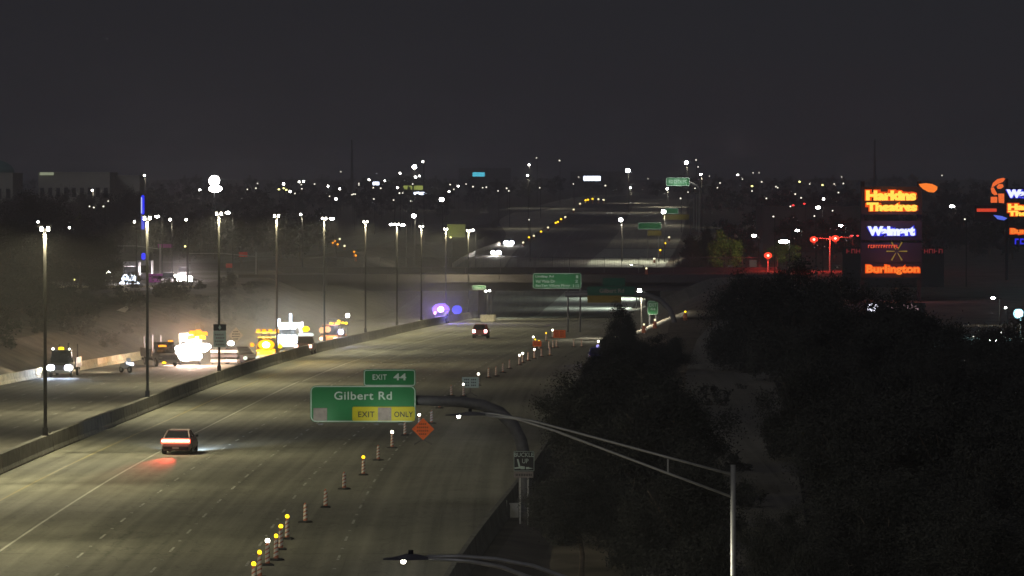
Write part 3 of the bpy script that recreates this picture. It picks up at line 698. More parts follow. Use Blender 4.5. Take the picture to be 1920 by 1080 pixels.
far_ch([(1207.5, 636, 'W'), (1228, 627, 'W'), (1285, 630, 'Y')], "beside the near exit ramp under the dark trees", lambda x, y: 560, "flashers beside the exit ramp")
far_ch([(624, 455, 'O'), (629, 452, 'O'), (633, 458, 'O'), (637, 448, 'W'), (646, 461, 'W'), (664, 472, 'O'), (667, 479, 'O')], "in the orange cluster left of centre", lambda x, y: None, "orange flashers on the side road")
for k in range(4):
    v = road(906 + k * 6, 603)
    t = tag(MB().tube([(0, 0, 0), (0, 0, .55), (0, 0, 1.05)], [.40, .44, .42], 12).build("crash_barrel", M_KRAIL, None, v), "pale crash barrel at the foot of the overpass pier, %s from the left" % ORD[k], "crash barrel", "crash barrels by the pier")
# ------------------------------------------------------------------ vehicles
def paint(name, c, rough=.35): return mat("paint_" + name, c, rough, .1, var=.05, scale=1.0, spec=.5)
P_RED, P_DK, P_WH, P_YEL, P_GR, P_OR, P_SIL = paint("dark_red", (.16, .05, .045)), paint("near_black", (.03, .03, .035)), paint("white", (.55, .55, .55)), paint("safety_yellow", (.60, .34, .03)), paint("grey", (.14, .14, .15)), paint("orange", (.6, .2, .04)), paint("silver_pink", (.34, .27, .26))
def wheel(t, x, y, r=.34, w=.24):
    ty = MB().tube([(x - w / 2, y, r), (x - w / 2 + .03, y, r), (x + w / 2 - .03, y, r), (x + w / 2, y, r)], [r * .88, r, r, r * .88], 16).build("wheel", M_BLACK, t)
    s = 1 if x > 0 else -1
    MB().tube([(x + s * w * .3, y, r), (x + s * (w / 2 + .01), y, r)], r * .58, 12).build("rim", M_STEEL, ty)
def body8(hw, zb, zt, y): return [(-hw * .86, y, zb), (hw * .86, y, zb), (hw, y, zb + .2), (hw, y, zt - .2), (hw * .9, y, zt), (-hw * .9, y, zt), (-hw, y, zt - .2), (-hw, y, zb + .2)]
def cabin6(hb, hr, zb, zt, y, yr): return [(-hb, y, zb), (hb, y, zb), (hr, yr, zt), (-hr, yr, zt)]
def vehicle(name, kind, label, cat, v, rz, pm, group=None, head=None, tail=None, head_r=.10, tail_sz=(.17, .12), beam=0, plate=True):
    t = thing(name, label, cat, v, rz, group)
    if kind in ("car", "suv"):
        H = 1.46 if kind == "car" else 1.78; L = 2.35; bt = .98 if kind == "car" else 1.08; hw = .92 if kind == "car" else .97; r = .33 if kind == "car" else .38
        st = [(-L, .38, bt - .1, hw * .84), (-L + .12, .26, bt + .03, hw * .94), (-1.5, .22, bt + .04, hw), (0, .2, bt, hw), (1.1, .22, bt - .02, hw), (1.8, .24, bt - .13, hw * .96), (L - .1, .3, bt - .26, hw * .87), (L, .4, bt - .38, hw * .78)]
        MB().loft([body8(h, a, b, y) for y, a, b, h in st]).build("body", pm, t, smooth_=False)
        if kind == "car": yb, yt0, yt1, yf = -1.85, -1.05, .15, 1.05
        else: yb, yt0, yt1, yf = -2.2, -1.95, .35, 1.15
        hb, hr = hw * .86, hw * .68
        g = MB().add([(-hb, yb, bt - .02), (hb, yb, bt - .02), (hb, yf, bt - .04), (-hb, yf, bt - .04), (-hr, yt0, H - .05), (hr, yt0, H - .05), (hr, yt1, H - .05), (-hr, yt1, H - .05)], [(0, 1, 5, 4), (1, 2, 6, 5), (2, 3, 7, 6), (3, 0, 4, 7)]).build("windows", M_GLASS, t)
        MB().loft([[(-hr - .02, y, H - .06), (hr + .02, y, H - .06), (hr * .85, y, H), (-hr * .85, y, H)] for y in (yt0 - .03, (yt0 + yt1) / 2, yt1 + .05)]).build("roof", pm, t)
        for s in (-1, 1):
            m_ = MB(); m_.tube([(s * hb, yb, bt), (s * hr, yt0, H - .05)], .05, 5).tube([(s * hb, yf, bt), (s * hr, yt1, H - .05)], .04, 5).tube([(s * (hb + .01), -.45, bt), (s * (hr + .01), -.45, H - .05)], .035, 5); m_.build("pillar", pm, t)
            MB().box(s * (hw + .02) - .08, s * (hw + .02) + .08, .72, .85, bt - .02, bt + .12).build("mirror", M_BLACK, t)
        MB().box(-hw * .82, hw * .82, -L - .05, -L + .1, .34, .52).build("rear_bumper", M_BLACK, t); MB().box(-hw * .76, hw * .76, L - .06, L + .05, .32, .5).build("front_bumper", M_BLACK, t)
        MB().box(-hw * .4, hw * .4, L - .02, L + .03, .52, .62).build("grille", M_BLACK, t)
        wy, wx = 1.42, hw - .12; hz, tz = bt - .38, bt - .16
    elif kind == "pickup":
        H, L, hw, bt, r = 1.92, 2.8, 1.0, 1.2, .40
        st = [(-.35, .42, bt, hw), (.9, .42, bt, hw), (1.9, .42, bt - .02, hw), (L - .1, .45, bt - .1, hw * .96), (L, .55, bt - .2, hw * .9)]
        MB().loft([body8(h, a, b, y) for y, a, b, h in st]).build("body", pm, t)
        m_ = MB(); m_.box(-hw, -hw + .09, -L, -.37, .5, bt).box(hw - .09, hw, -L, -.37, .5, bt).box(-hw + .09, hw - .09, -L + .05, -.37, .5, .62); m_.build("bed", pm, t)
        MB().box(-hw + .1, hw - .1, -L, -L + .045, .63, bt - .01).build("tailgate", pm, t)
        hb, hr = hw * .87, hw * .74
        MB().add([(-hb, -.35, bt), (hb, -.35, bt), (hb, 1.25, bt), (-hb, 1.25, bt), (-hr, -.25, H - .06), (hr, -.25, H - .06), (hr, .65, H - .06), (-hr, .65, H - .06)], [(0, 1, 5, 4), (1, 2, 6, 5), (2, 3, 7, 6), (3, 0, 4, 7)]).build("windows", M_GLASS, t)
        MB().box(-hr - .02, hr + .02, -.3, .7, H - .06, H).build("roof", pm, t)
        MB().box(-hw * .9, hw * .9, -L - .12, -L - .01, .45, .62).build("rear_bumper", M_STEEL, t); MB().box(-hw * .9, hw * .9, L + .01, L + .1, .42, .62).build("front_bumper", M_STEEL, t)
        wy, wx = 1.75, hw - .13; hz, tz = bt - .32, bt - .25
    else:                                                   # work truck with a square cab and a box or platform
        H, L, hw, bt, r = 2.5, 3.6, 1.15, 1.35, .48
        MB().box(-hw * .35, hw * .35, -L, L - .4, .5, .72).build("chassis", M_BLACK, t)
        st = [(1.0, .55, bt, hw * .92), (2.3, .55, bt, hw * .92), (L - .15, .58, bt - .1, hw * .88), (L, .65, bt - .2, hw * .82)]
        MB().loft([body8(h, a, b, y) for y, a, b, h in st]).build("cab", pm, t)
        hb, hr = hw * .84, hw * .76
        MB().add([(-hb, 1.0, bt), (hb, 1.0, bt), (hb, 2.7, bt), (-hb, 2.7, bt), (-hr, 1.05, H - .08), (hr, 1.05, H - .08), (hr, 2.2, H - .08), (-hr, 2.2, H - .08)], [(0, 1, 5, 4), (1, 2, 6, 5), (2, 3, 7, 6), (3, 0, 4, 7)]).build("windows", M_GLASS, t)
        MB().box(-hr - .03, hr + .03, 1.0, 2.3, H - .08, H).build("roof", pm, t)
        if kind == "box_truck": MB().box(-hw, hw, -L, .85, .85, 3.1).build("cargo_box", pm, t)
        elif kind == "platform_truck":
            MB().box(-hw, hw, -L, .85, .85, 1.0).build("platform", pm, t)
            for s in (-1, 1): MB().box(s * hw - .04, s * hw + .04, -L, .85, 1.0, 1.75).build("side_board", pm, t)
            m_ = MB(); m_.box(-.08, .08, -L + .2, -L + .4, 1.0, 3.0).box(-.9, -.8, -L + .25, -L + .35, 1.0, 2.9).box(.8, .9, -L + .25, -L + .35, 1.0, 2.9); m_.build("arrow_board_frame", M_DSTEEL, t)
        MB().box(-hw * .9, hw * .9, -L - .12, -L - .01, .5, .72).build("rear_bumper", M_BLACK, t); MB().box(-hw * .9, hw * .9, L + .01, L + .12, .45, .72).build("front_bumper", M_STEEL, t)
        wy, wx = 2.3, hw - .2; hz, tz = .92, .95
    for sy in (-1, 1):
        for sx in (-1, 1): wheel(t, sx * wx, sy * wy, r)
    if plate: MB().box(-.2, .2, -L - .145, -L - .13, .38 if kind in ("car", "suv") else .48, .5 if kind in ("car", "suv") else .6).build("number_plate", M_WHITE, t)
    for s in (-1, 1):
        if head: MB().ball((s * hw * .72, L + .02, hz), head_r, 10, 8, (1.1, .5, .9)).build("headlight", head, t)
        else: MB().box(s * hw * .72 - .14, s * hw * .72 + .14, L - .06, L + .02, hz - .06, hz + .06).build("headlight", M_STEEL, t)
        if tail: MB().box(s * hw * .76 - tail_sz[0] / 2, s * hw * .76 + tail_sz[0] / 2, -L - .04, -L + .05, tz - tail_sz[1] / 2, tz + tail_sz[1] / 2).build("tail_light", tail, t)
        else: MB().box(s * hw * .8 - .08, s * hw * .8 + .08, -L - .02, -L + .05, tz - .07, tz + .07).build("tail_light", M_SRED, t)
    if beam: 
        for s in (-1, 1): lamp(t, (s * hw * .7, L + .2, hz), beam, (.55, .74, 1), 'SPOT', (0, 1, -.08), 62, .9, .06)
    t["hl"] = L; del t["hl"]
    return t, H, L, hw
def beacon(t, loc, m, size=(.2, .12, .1), power=0, col=(1, .6, .1), name="beacon"):
    a, b, c = size; x, y, z = loc
    MB().loft([[(x - a * k, y - b * k, zz), (x + a * k, y - b * k, zz), (x + a * k, y + b * k, zz), (x - a * k, y + b * k, zz)] for zz, k in ((z, .5), (z + c * .7, .5), (z + c, .32))]).build(name, m, t)
    if power: lamp(t, (x, y - (b + .5), z + c + .15), power, col, size=.15)
def eb(x, y): v = road(x, y); return v, -tang(v.y)
def wb(x, y): v = road(x, y); return v, math.pi - tang(v.y)

v, rz = eb(337, 850)
t, H, L_, hw = vehicle("braking_car", "car", "silver-red sedan braking with a glowing full-width tail light bar on the near carriageway", "car", v, rz - .03, P_SIL, beam=7000)
MB().box(-.84, .84, -L_ - .07, -L_ - .03, .80, .92).build("light_bar", E_TAILW, t); MB().box(-.88, .88, -L_ - .045, -L_ - .01, .70, .98).build("light_bar_rim", E_TAILR, t)
lamp(t, (0, -L_ - 1.3, 1.15), 16, (1, .07, .05), size=.3)  # added red point light that reddens the car's rear
lamp(t, (0, -L_ - .35, .9), 7500, (1, .06, .035), 'SPOT', (0, -1, -.10), 15, .9, .12)
v, rz = eb(902, 634)
t, H, L_, hw = vehicle("distant_suv", "suv", "dark red SUV driving away towards the overpass with two bright pinkish tail lights", "car", v, rz, P_RED, tail=E_TAIL, tail_sz=(.34, .36), beam=150)
lamp(t, (0, -L_ - .3, .8), 14, (1, .15, .08), 'SPOT', (0, -1, -.6), 95, .9, .15)
v, rz = wb(120, 706)
t, H, L_, hw = vehicle("approaching_truck", "platform_truck", "dark box truck facing the camera with two star-bright headlights and amber roof marker", "truck", v, rz, P_DK, head=E_HEAD, head_r=.32, beam=900)
lamp(t, (1.4, 2.0, 1.2), 2000, (1, .88, .6), 'SPOT', (1, .5, -.1), 100, .5, .1)  # side spot added to brighten the barrier
beacon(t, (0, 2.3, 2.55), E_AMBER, (.5, .2, .25)); beacon(t, (.75, 2.3, 2.55), E_AMBW, (.16, .15, .16)); beacon(t, (-.75, 2.3, 2.55), E_AMBW, (.12, .12, .12))
# motorcycle with two white lamps
v, rz = wb(235, 699)
t = thing("motorcycle", "small pale motorcycle with bluish white lamps beside the lit barrier", "motorcycle", v, rz + .7)
for y_ in (-.7, .7): w_ = MB().tube([(-.06, y_, .32), (.06, y_, .32)], .32, 14).build("wheel", M_BLACK, t); MB().tube([(-.07, y_, .32), (.07, y_, .32)], .18, 10).build("rim", M_STEEL, w_)
MB().loft([[(-w2, y_, a), (w2, y_, a), (w2, y_, b), (-w2, y_, b)] for y_, w2, a, b in ((-.9, .08, .6, .75), (-.4, .16, .5, .85), (.1, .2, .35, 1.0), (.5, .14, .5, .95), (.7, .06, .7, .9))]).build("body", P_WH, t)
MB().tube([(-.38, .45, 1.08), (0, .6, 1.02), (.38, .45, 1.08)], .025, 6).build("handlebar", M_DSTEEL, t)
MB().tube([(0, .7, .32), (0, .55, 1.0)], .04, 6).build("fork", M_STEEL, t); MB().box(-.22, .22, .5, .54, 1.0, 1.4).build("windscreen", P_WH, t)
for a, b in ((-.28, .16), (.0, .13), (.3, .1)): MB().ball((a, .72, .88 + a * .2), b, 8, 6).build("headlight", E_SIGNW, t)
lamp(t, (0, 1.3, 1.0), 60, (.6, .95, 1), 'SPOT', (0, .8, -1), 110, .8, .1)
a_ = t.rotation_euler[2]; u_ = Vector((-1, .45, 0)); lamp(t, (0, 0, 1.1), 2600, (1, .84, .5), 'SPOT', (u_.x * math.cos(-a_) - u_.y * math.sin(-a_), u_.x * math.sin(-a_) + u_.y * math.cos(-a_), -.08), 110, .5, .1)  # warm sideways spot added to light up the barrier beside it
# work zone
v, rz = wb(300, 686)
t, H, L_, hw = vehicle("work_truck", "platform_truck", "dark work truck with amber side markers at the left end of the work zone", "truck", v, rz + .35, P_GR)
beacon(t, (.5, 3.0, 2.0), E_ORNG, (.8, .1, .18)); beacon(t, (-.3, 3.1, 2.5), E_ORNG, (.5, .1, .15)); beacon(t, (.5, 3.7, .35), E_AMBER, (.4, .1, .2))
v, rz = wb(357, 683)
t, H, L_, hw = vehicle("floodlit_truck", "box_truck", "white work truck drowned in white floodlights with orange beacons on top", "truck", v, rz + .1, P_WH, head=E_HOT, head_r=.34)
for (a, z, r_) in ((.95, 1.6, .55), (.2, 1.75, .66), (-.6, 1.8, .6), (-1.2, 1.7, .5), (.5, .85, .5), (-1.6, 1.9, .4), (1.5, 1.3, .42), (-.3, 1.0, .45)): MB().ball((a, L_ + .25, z), r_, 10, 8, (1.2, .4, .8)).build("floodlight", E_HOT, t)
for (a, z) in ((-.7, 2.9), (-1.2, 2.6), (-.1, 2.6), (-.8, 3.2), (-1.4, 3.0), (-.2, 3.1)): beacon(t, (a, 2.6, z), E_ORNG if z > 2.7 else E_AMBER, (.7, .2, .36))
lamp(t, (0, L_ + 1.8, 2.6), 7500, (1, .78, .68), size=.5); lamp(t, (1.5, L_ + 2.0, 2.0), 9000, (1, .86, .62), 'SPOT', (.42, 1, -.05), 40, .8, .4); lamp(t, (-.6, L_ + .6, 3.8), 3500, (1, .36, .08), size=.4); lamp(t, (0, -6, 5), 900, (1, .72, .6), size=.5)  # the narrow spot is added to brighten the barrier
v, rz = wb(433, 678)
t = thing("light_tower", "small floodlight on a mast between the lane sign and the orange diamond sign", "work light", v, rz)
MB().tube([(0, 0, 0), (0, 0, 1.75)], .05, 8).build("mast", M_DSTEEL, t)
for a in (0, 2.1, 4.2): MB().tube([(0, 0, .5), (.6 * math.cos(a), .6 * math.sin(a), 0)], .03, 5).build("leg", M_DSTEEL, t)
MB().ball((0, .12, 1.9), .27, 10, 8, (1.2, .5, .9)).build("floodlight", E_HOT, t); lamp(t, (0, 1.0, 2.0), 420, (.9, .95, 1), size=.2)
v, rz = wb(415, 684)
t = thing("barricade", "white and dark striped barricade boards below the small floodlight", "barricade", v, rz + math.pi)
for k, z in enumerate((.25, .75, 1.2)): MB().box(-1.1, 1.6, -.04, .0, z, z + .28).build("board", P_WH if k != 1 else P_GR, t)
for a in (-.9, 1.4): MB().box(a - .04, a + .04, .0, .06, 0, 1.5).box(a - .05, a + .05, -.5, .5, 0, .06).build("post", M_DSTEEL, t)
v, rz = wb(452, 683)
t, H, L_, hw = vehicle("parked_car", "suv", "dark parked car with pale headlights right of the barricade boards", "car", v, rz + .55, P_DK, head=emit("soft_headlight", (.80, .9, .75), 1.4), head_r=.22)
v, rz = wb(502, 676)
t, H, L_, hw = vehicle("yellow_work_truck", "platform_truck", "yellow work truck with a row of amber lights and one dazzling flasher", "truck", v, rz + .05, P_YEL)
MB().ball((0, L_ + .3, 1.75), .36, 12, 8, (1.1, .5, .9)).build("flasher", emit("dazzling_amber", (1, .80, .30), 22), t); MB().ball((0, L_ + .05, 1.75), .62, 12, 8, (1.4, .3, .9)).build("flasher_glow", emit("amber_glow", (1, .46, .012), 2.2), t)  # larger amber shell paints the glow around the flasher
MB().box(-1.2, 1.2, 1.6, 1.7, 2.9, 3.0).build("rail", P_YEL, t)
for a in (-1.0, -.35, .3, .9): beacon(t, (a, 1.8, 3.0), E_ORNG, (.42, .2, .3))
MB().ball((1.45, L_ + .1, 1.75), .22, 8, 6).build("side_marker", E_ORNG, t); MB().ball((-1.45, L_ + .1, 1.6), .22, 8, 6).build("side_marker", E_AMBER, t)
lamp(t, (0, L_ + 1.6, 2.4), 3000, (1, .58, .10), size=.4); lamp(t, (0, L_ + .6, 3.6), 160, (1, .6, .15), size=.4)
v, rz = wb(543, 656)
t, H, L_, hw = vehicle("white_box_truck", "box_truck", "white box truck flooded with bluish white light and two upright lamps on top", "truck", v, rz, P_WH, head=E_SIGNW, head_r=.4)
for a, z, h_ in ((.85, 2.7, .9), (-.45, 2.9, 1.3)): MB().box(a - .14, a + .14, 3.1, 3.3, z, z + h_).build("lamp_tube", E_SIGNW, t)
for a in (-.9, -.3, .3, .9): MB().ball((a, L_ + .1, 1.5), .38, 8, 6, (1, .4, 1)).build("floodlight", E_SIGNW, t)
lamp(t, (0, L_ + 2.0, 2.4), 3200, (.80, .92, 1), size=.5); lamp(t, (0, L_ - 1, 4.6), 240, (.8, .92, 1), size=.4)
v, rz = eb(583, 664)
t, H, L_, hw = vehicle("dark_pickup", "pickup", "dark brown pickup seen from behind with amber beacon over a white bar", "pickup truck", v + Vector((-.6, 0, 0)), rz, paint("dark_brown", (.07, .035, .03)), tail=emit("peach_tail_light", (1, .55, .42), 5), tail_sz=(.42, .36))
beacon(t, (0, .2, 1.98), emit("white_bar", (.9, 1, .95), 1.3), (1.7, .25, .35)); MB().ball((0, .1, 2.75), .36, 10, 8, (1.2, .5, .9)).build("beacon", E_AMBER, t)
lamp(t, (0, -1.0, 3.4), 500, (1, .8, .4), size=.3)
v, rz = wb(622, 648)
t, H, L_, hw = vehicle("orange_work_truck", "platform_truck", "orange work truck with a blue-white strobe beyond the dark pickup", "truck", v, rz, P_OR, head=emit("peach_lamp", (1, .62, .4), 3.5), head_r=.26)
for a, z in ((.7, 1.9), (.1, 2.0)): MB().ball((a, L_ + .1, z), .4, 8, 6, (1, .4, 1)).build("marker_light", emit("peach_marker", (1, .5, .2), 1.6), t)
MB().ball((-1.5, L_ + .3, 1.7), .34, 8, 6).build("strobe", emit("blue_white_strobe", (.55, .62, 1), 8), t)
lamp(t, (-1, L_ + 1.5, 2.4), 1300, (.85, .8, 1), size=.4)
v, rz = wb(635, 640)
v = road(635, 637)
t = thing("arrow_board", "row of amber arrow board lamps raised on a trailer mast right of the dark pickup", "arrow board", v, 0)
MB().box(-1.0, 1.0, -.9, .9, .4, .7).build("trailer", P_OR, t); MB().box(-.06, .06, -.06, .06, .7, 2.4).build("mast", M_DSTEEL, t); MB().box(-1.3, 1.3, -.05, .05, 1.75, 2.6).build("board", M_BLACK, t)
for s in (-1, 1): MB().tube([(s * 1.0 - .1, 0, .3), (s * 1.0 + .1, 0, .3)], .3, 10).build("wheel", M_BLACK, t)
for a, z in ((-.95, 2.0), (-.45, 2.05), (0, 2.3), (.45, 2.1), (.9, 2.05), (-.1, 2.0)): MB().ball((a, -.1, z), .2, 8, 6, (1.1, .5, .9)).build("lamp", E_AMBER, t)
MB().tube([(1.1, 0, .7), (1.1, 0, 2.95)], .04, 6).build("side_mast", M_DSTEEL, t); MB().ball((1.1, -.1, 3.0), .26, 8, 6).build("pale_lamp", E_HOT, t)
# police vehicle
v, rz = wb(828, 606)
t, H, L_, hw = vehicle("police_car", "suv", "police vehicle with a violet-white strobe and a blue light beyond the median barrier", "police car", v, rz, P_DK, head=None)
MB().box(-.75, .75, -.1, .2, 1.8, 1.92).build("light_bar", M_BLACK, t)
MB().ball((.1, .3, 2.05), .42, 12, 8, (1, .5, .9)).build("strobe", E_VIOL, t); MB().ball((.1, .0, 2.05), .85, 14, 10, (1.5, .3, 1.0)).build("strobe_glow", emit("violet_glow", (.26, .13, 1), 2.4), t); MB().ball((.9, .3, 1.5), .26, 8, 6).build("strobe", emit("pink_strobe", (1, .45, .8), 4), t)  # wide violet shell paints the strobe's halo
MB().ball((-2.3, .2, 2.0), .75, 10, 8, (1, .5, .9)).build("blue_strobe", emit("deep_blue_strobe", (.10, .10, 1), 1.3), t); MB().box(-2.3, -.75, .05, .15, 1.83, 1.9).build("light_bar_arm", M_BLACK, t)
lamp(t, (.3, 2.6, 2.0), 2800, (.24, .13, 1), size=.4); lamp(t, (-2.3, 1.2, 2.0), 1200, (.12, .12, 1), size=.4)
# vehicle on the shoulder half hidden by the trees
v = road(1121, 684)
t, H, L_, hw = vehicle("shoulder_car", "suv", "dark vehicle with a small blue light on the right shoulder in front of the tree", "car", v, -tang(v.y), paint("dark_blue", (.03, .03, .12)))
MB().ball((0, -.5, 1.9), .16, 8, 6).build("beacon", emit("dim_blue_beacon", (.45, .42, 1), 1.2), t); lamp(t, (-1.2, -3.4, 2.0), 30, (.25, .2, 1), size=.3)
# on the cross street at left
for (x, y, d, lab, m_p, spots, pw) in (
    (246, 546, 722, "pale truck with round white headlights and bluish lamp above, on the cross street", P_WH, [(-9, 535, 8.5, E_SIGNW), (9, 535, 8.5, E_SIGNW), (0, 521, 7, E_SIGNW), (-5, 521, 7, E_SIGNW), (5, 522, 7, E_SIGNW)], 500),
    (345, 534, 745, "vehicle with the brightest star-like white headlights left of the third median pole", P_DK, [(-13, 522, 7.5, E_HOT), (-6, 524, 6, E_HOT), (12, 522, 5, E_HOT), (4, 522, 4, E_HOT)], 900),
    (316, 566, 700, "vehicle with a close pair of white and bluish lamps below the star-like headlights", P_DK, [(-8, 556, 5.5, E_HOT), (-1, 557, 5, E_HOT), (6, 557, 5, emit("bluish_lamp", (.6, .65, 1), 3))], 600)):
    X = XX(x, d); z = max(gz(X, d), -1.9) + .2; s = F / d
    t, H, L_, hw = vehicle("street_vehicle", "pickup" if x != 246 else "box_truck", lab, "truck" if x == 246 else "car", (X, d, z), math.pi, m_p)
    for dx, yy, r_, mm in spots: MB().ball((-dx / s, L_ + .2, ZZ(yy, d) - z), 1.3 * r_ / s, 10, 8, (1, .5, .85)).build("headlight_lamp", mm, t)
    lamp(t, (0, L_ + 1.0, 1.4), pw * 2.2, (1, .82, .86), size=.3)
    lamp(t, (0, L_ + .9, 1.2), pw, (1, .9, .88), 'SPOT', (0, 1, -.25), 130, .8, .3)
X = XX(270, 735); t, *_ = vehicle("white_van", "box_truck", "dim white van between the twin-headlight truck and the magenta panel", "van", (X, 735, gz(X, 735) + .15), math.pi, P_WH)
# oncoming cars far beyond the overpass
for (x, y, lab) in ((930, 478, "nearer of two distant cars with white headlights beyond the overpass"), (954, 454, "farther of two distant cars with white headlights beyond the overpass")):
    d = depth(min(y + 6, 479)) ; X = XX(x, d)
    t, H, L_, hw = vehicle("oncoming_car", "suv", lab, "car", (X, d, float(zr(d))), math.pi, P_DK, "distant oncoming cars", head=E_HEAD, head_r=.55)
    lamp(t, (0, L_ + .5, .9), 2600, (1, .93, .80), 'SPOT', (.30, 1, -.03), 100, .9, .3)
    if y == 478:
        for s in (-1, 1): MB().ball((s * .75, L_ + .15, .28), .2, 8, 6).build("fog_light", E_AMBER, t)
# ------------------------------------------------------------------ trees
def leaves(name, seed, rx, rz_, n_cl, per, leaf, m, hang=0, shape="round"):
    g = np.random.default_rng(seed); c = []
    while len(c) < n_cl:
        p = g.uniform(-1, 1, 3); r = np.linalg.norm(p)
        if r > 1 or r < .25: continue
        if p[2] < -.75: continue
        if shape == "cone" and (p[0] ** 2 + p[1] ** 2) > (1.05 - (p[2] + 1) / 2) ** 2: continue
        c.append(p)
    c = np.array(c); c += g.normal(0, .07, c.shape); cr = g.uniform(.10, .26, n_cl)
    if shape == "palm": c = c * .25
    P = np.repeat(c, per, 0) + g.normal(0, 1, (n_cl * per, 3)) * np.repeat(cr, per)[:, None] * .6
    P *= np.array([rx, rx, rz_]); N = len(P)
    u = g.normal(0, 1, (N, 3)); u /= np.linalg.norm(u, axis=1)[:, None]; w = g.normal(0, 1, (N, 3)); w -= (w * u).sum(1)[:, None] * u; w /= np.linalg.norm(w, axis=1)[:, None]
    s = g.uniform(.5, 1.2, N)[:, None] * leaf
    V = np.stack([P - u * s, P + w * s * .45, P + u * s, P - w * s * .45], 1).reshape(-1, 3).astype(np.float32)
    me = bpy.data.meshes.new(name); me.vertices.add(N * 4); me.vertices.foreach_set("co", V.ravel()); me.loops.add(N * 4); me.loops.foreach_set("vertex_index", np.arange(N * 4, dtype=np.int32))
    me.polygons.add(N); me.polygons.foreach_set("loop_start", np.arange(0, N * 4, 4, dtype=np.int32)); me.polygons.foreach_set("loop_total", np.full(N, 4, dtype=np.int32)); me.update(); me.materials.append(m)
    return me
CR = [leaves("crown", 11, 1, 1, 105, 620, .026, M_LEAF), leaves("crown", 12, 1, 1, 85, 700, .026, M_LEAF), leaves("crown", 13, 1, 1, 110, 500, .024, M_LEAF, shape="cone")]
CF = [leaves("crown", 21, 1, 1, 26, 45, .11, M_LEAF), leaves("crown", 22, 1, 1, 20, 55, .12, M_LEAF)]
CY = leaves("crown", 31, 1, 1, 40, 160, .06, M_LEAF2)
def tree(name, label, X, d, top, rx, crown, base=None, cat="tree", group=None, cb=.28, lean=0):
    """top = world height of the crown's tip"""
    g = gz(X, d) if base is None else base; H = top - g; cz0 = H * cb; rzv = (H - cz0) / 2 * 1.05; cz = H - rzv
    t = thing(name, label, cat, (X, d, g), 0, group); rr = random.Random(int(X * 10 + d))
    tk = MB().tube([(0, 0, -.2), (.1 * H * .1, 0, H * .2), (-.02 * H, 0, H * .42), (0, 0, H * .75)], [H * .03, H * .024, H * .017, H * .006], 8)
    for k in range(5):
        a = rr.uniform(0, 6.3); z0 = H * rr.uniform(.18, .42); q = rx * rr.uniform(.45, .75)
        tk.tube([(0, 0, z0), (q * .5 * math.cos(a), q * .5 * math.sin(a), z0 + H * .14), (q * math.cos(a), q * math.sin(a), z0 + H * rr.uniform(.25, .38))], [H * .014, H * .009, H * .004], 6)
    tk.build("trunk", M_BARK, t, smooth_=True)
    c = obj("crown", crown, t, (0, 0, cz), (0, 0, rr.uniform(0, 6.3))); c.scale = (rx, rx, rzv)
    return t
def tp(x, ytop, d, rw, crown, label, **k):
    X = XX(x, d); return tree("tree", label, X, d, ZZ(ytop, d), rw * d / F, crown, **k)
